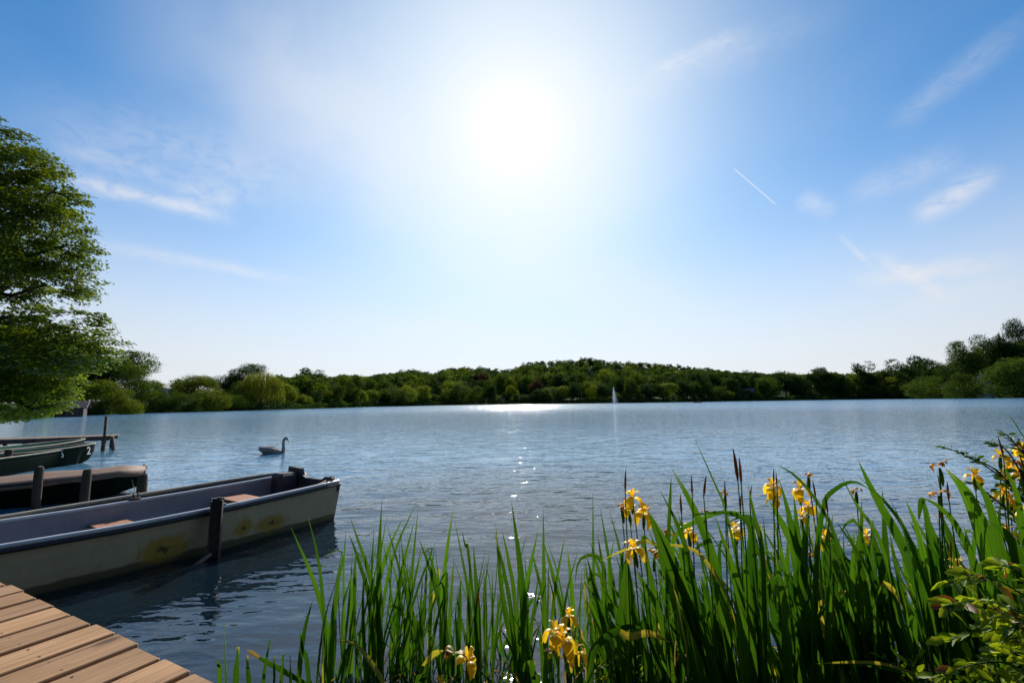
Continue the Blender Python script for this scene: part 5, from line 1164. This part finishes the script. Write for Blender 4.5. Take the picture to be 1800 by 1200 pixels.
shrub('leafy_shrub', 'small round leaved shrub reaching over the water above the irises at the right edge',
      [[(1850, 960), (1770, 850), (1710, 806), (1660, 786)], [(1850, 930), (1800, 840), (1768, 790), (1735, 776)], [(1850, 900), (1810, 815), (1785, 780), (1768, 762)], [(1850, 980), (1780, 905), (1730, 862), (1700, 846)], [(1850, 950), (1790, 870), (1745, 822), (1690, 798)],
       [(1850, 990), (1800, 930), (1765, 905), (1722, 884)], [(1860, 900), (1820, 830), (1800, 795), (1790, 770)], [(1850, 1010), (1800, 960), (1770, 940), (1738, 925)], [(1860, 960), (1810, 890), (1780, 860), (1750, 850)]],
      2.45, .036, 44, ['shrub'], 5, droop=.1)
shrub('bramble', 'bright leafy bramble with arching stems filling the lower right corner',
      [[(1850, 1120), (1780, 1070), (1720, 1055), (1655, 1066)], [(1850, 1100), (1790, 1040), (1730, 1012), (1675, 1020)], [(1850, 1160), (1790, 1110), (1730, 1105), (1668, 1125)], [(1850, 1190), (1790, 1150), (1740, 1150), (1700, 1175)], [(1830, 1230), (1780, 1170), (1720, 1165), (1650, 1190)],
       [(1860, 1080), (1820, 1030), (1780, 1000), (1765, 985)], [(1850, 1220), (1800, 1185), (1760, 1180), (1700, 1210)], [(1850, 1150), (1810, 1085), (1770, 1075), (1735, 1090)], [(1870, 1150), (1830, 1100), (1800, 1090), (1770, 1110)], [(1860, 1240), (1810, 1150), (1790, 1120), (1760, 1130)]],
      1.5, .044, 40, ['bramble', 'redleaf'], 8, 'bramble', teeth=.12, droop=.35, rad=.003)
shrub('seedling', 'tiny leafy seedling at the foot of the irises left of the bramble', [[(1610, 1200), (1600, 1170), (1580, 1155)], [(1612, 1205), (1608, 1180), (1612, 1150)], [(1600, 1205), (1585, 1175), (1552, 1156)]], 1.7, .03, 12, ['bramble'], 9, 'seedling', teeth=.1, rad=.002)
shrub('nettle', 'low leafy weeds among the iris feet at the bottom middle', [[(1060, 1215), (1055, 1190), (1050, 1165)], [(1072, 1215), (1070, 1180), (1078, 1150)], [(1120, 1215), (1125, 1190), (1120, 1160)]], 2.1, .03, 14, ['bramble'], 12, 'weeds', teeth=.1, rad=.002)
def bank_grass():
    r = np.random.default_rng(16); P = np.column_stack([r.uniform(-1, 14, 60000), r.uniform(-2, 14, 60000)]); sdist = lake_sd(P)
    P = P[(sdist > .02) & (np.linalg.norm(P, axis=1) > .9) & ((P[:, 0] > .5) | (P[:, 1] < 0))][:26000]; z = ground_z(P); n = len(P); h = r.uniform(.05, .26, n)[:, None]; a = r.uniform(0, 6.28, n); w = r.uniform(.002, .006, n)[:, None]
    t = np.column_stack([np.cos(a), np.sin(a), 0 * a]) * w; ln = np.column_stack([r.normal(0, .06, n), r.normal(0, .06, n), np.zeros(n)]); b0 = np.column_stack([P, z - .01]); up = np.array([0, 0, 1.0])
    V = np.stack([b0 - t, b0 + t, b0 + t * .8 + ln * .4 + up * h * .6, b0 - t * .8 + ln * .4 + up * h * .6, b0 + ln * 1.4 + up * h, b0 + ln * 1.41 + up * h], 1).reshape(-1, 3); i = np.arange(n)[:, None] * 6
    F = np.concatenate([i + np.array([[0, 1, 2, 3]]), i + np.array([[3, 2, 4, 5]])])
    tag(obj('bank_grass', mesh_np('bank_grass', V, F, M['reed'])), 'grass growing on the bank under and beside the irises', 'grass', kind='stuff')
bank_grass()
def litter():
    r = np.random.default_rng(6); V = []; F = []
    for k in range(1500):
        x = r.uniform(.3, 3.6); y = r.uniform(1.5, 3.1); s = lake_sd([(x, y)])[0]
        if s < -.25: continue
        z = max(gz(x, y), -.01) + r.uniform(.004, .05); a = r.uniform(0, 3.14); L = r.uniform(.03, .16); w = r.uniform(.002, .006); d_ = np.array([math.cos(a), math.sin(a), r.normal(0, .2)]) * L / 2; q = np.array([-math.sin(a), math.cos(a), 0]) * w; c = np.array([x, y, z]); o = len(V)
        V += [c - d_ - q, c - d_ + q, c + d_ + q, c + d_ - q]; F.append((o, o + 1, o + 2, o + 3))
    tag(obj('leaf_litter', mesh_np('leaf_litter', V, F, M['straw'])), 'dry straw and dead leaf bits on the dark soil under the irises', 'litter', kind='stuff')
litter()
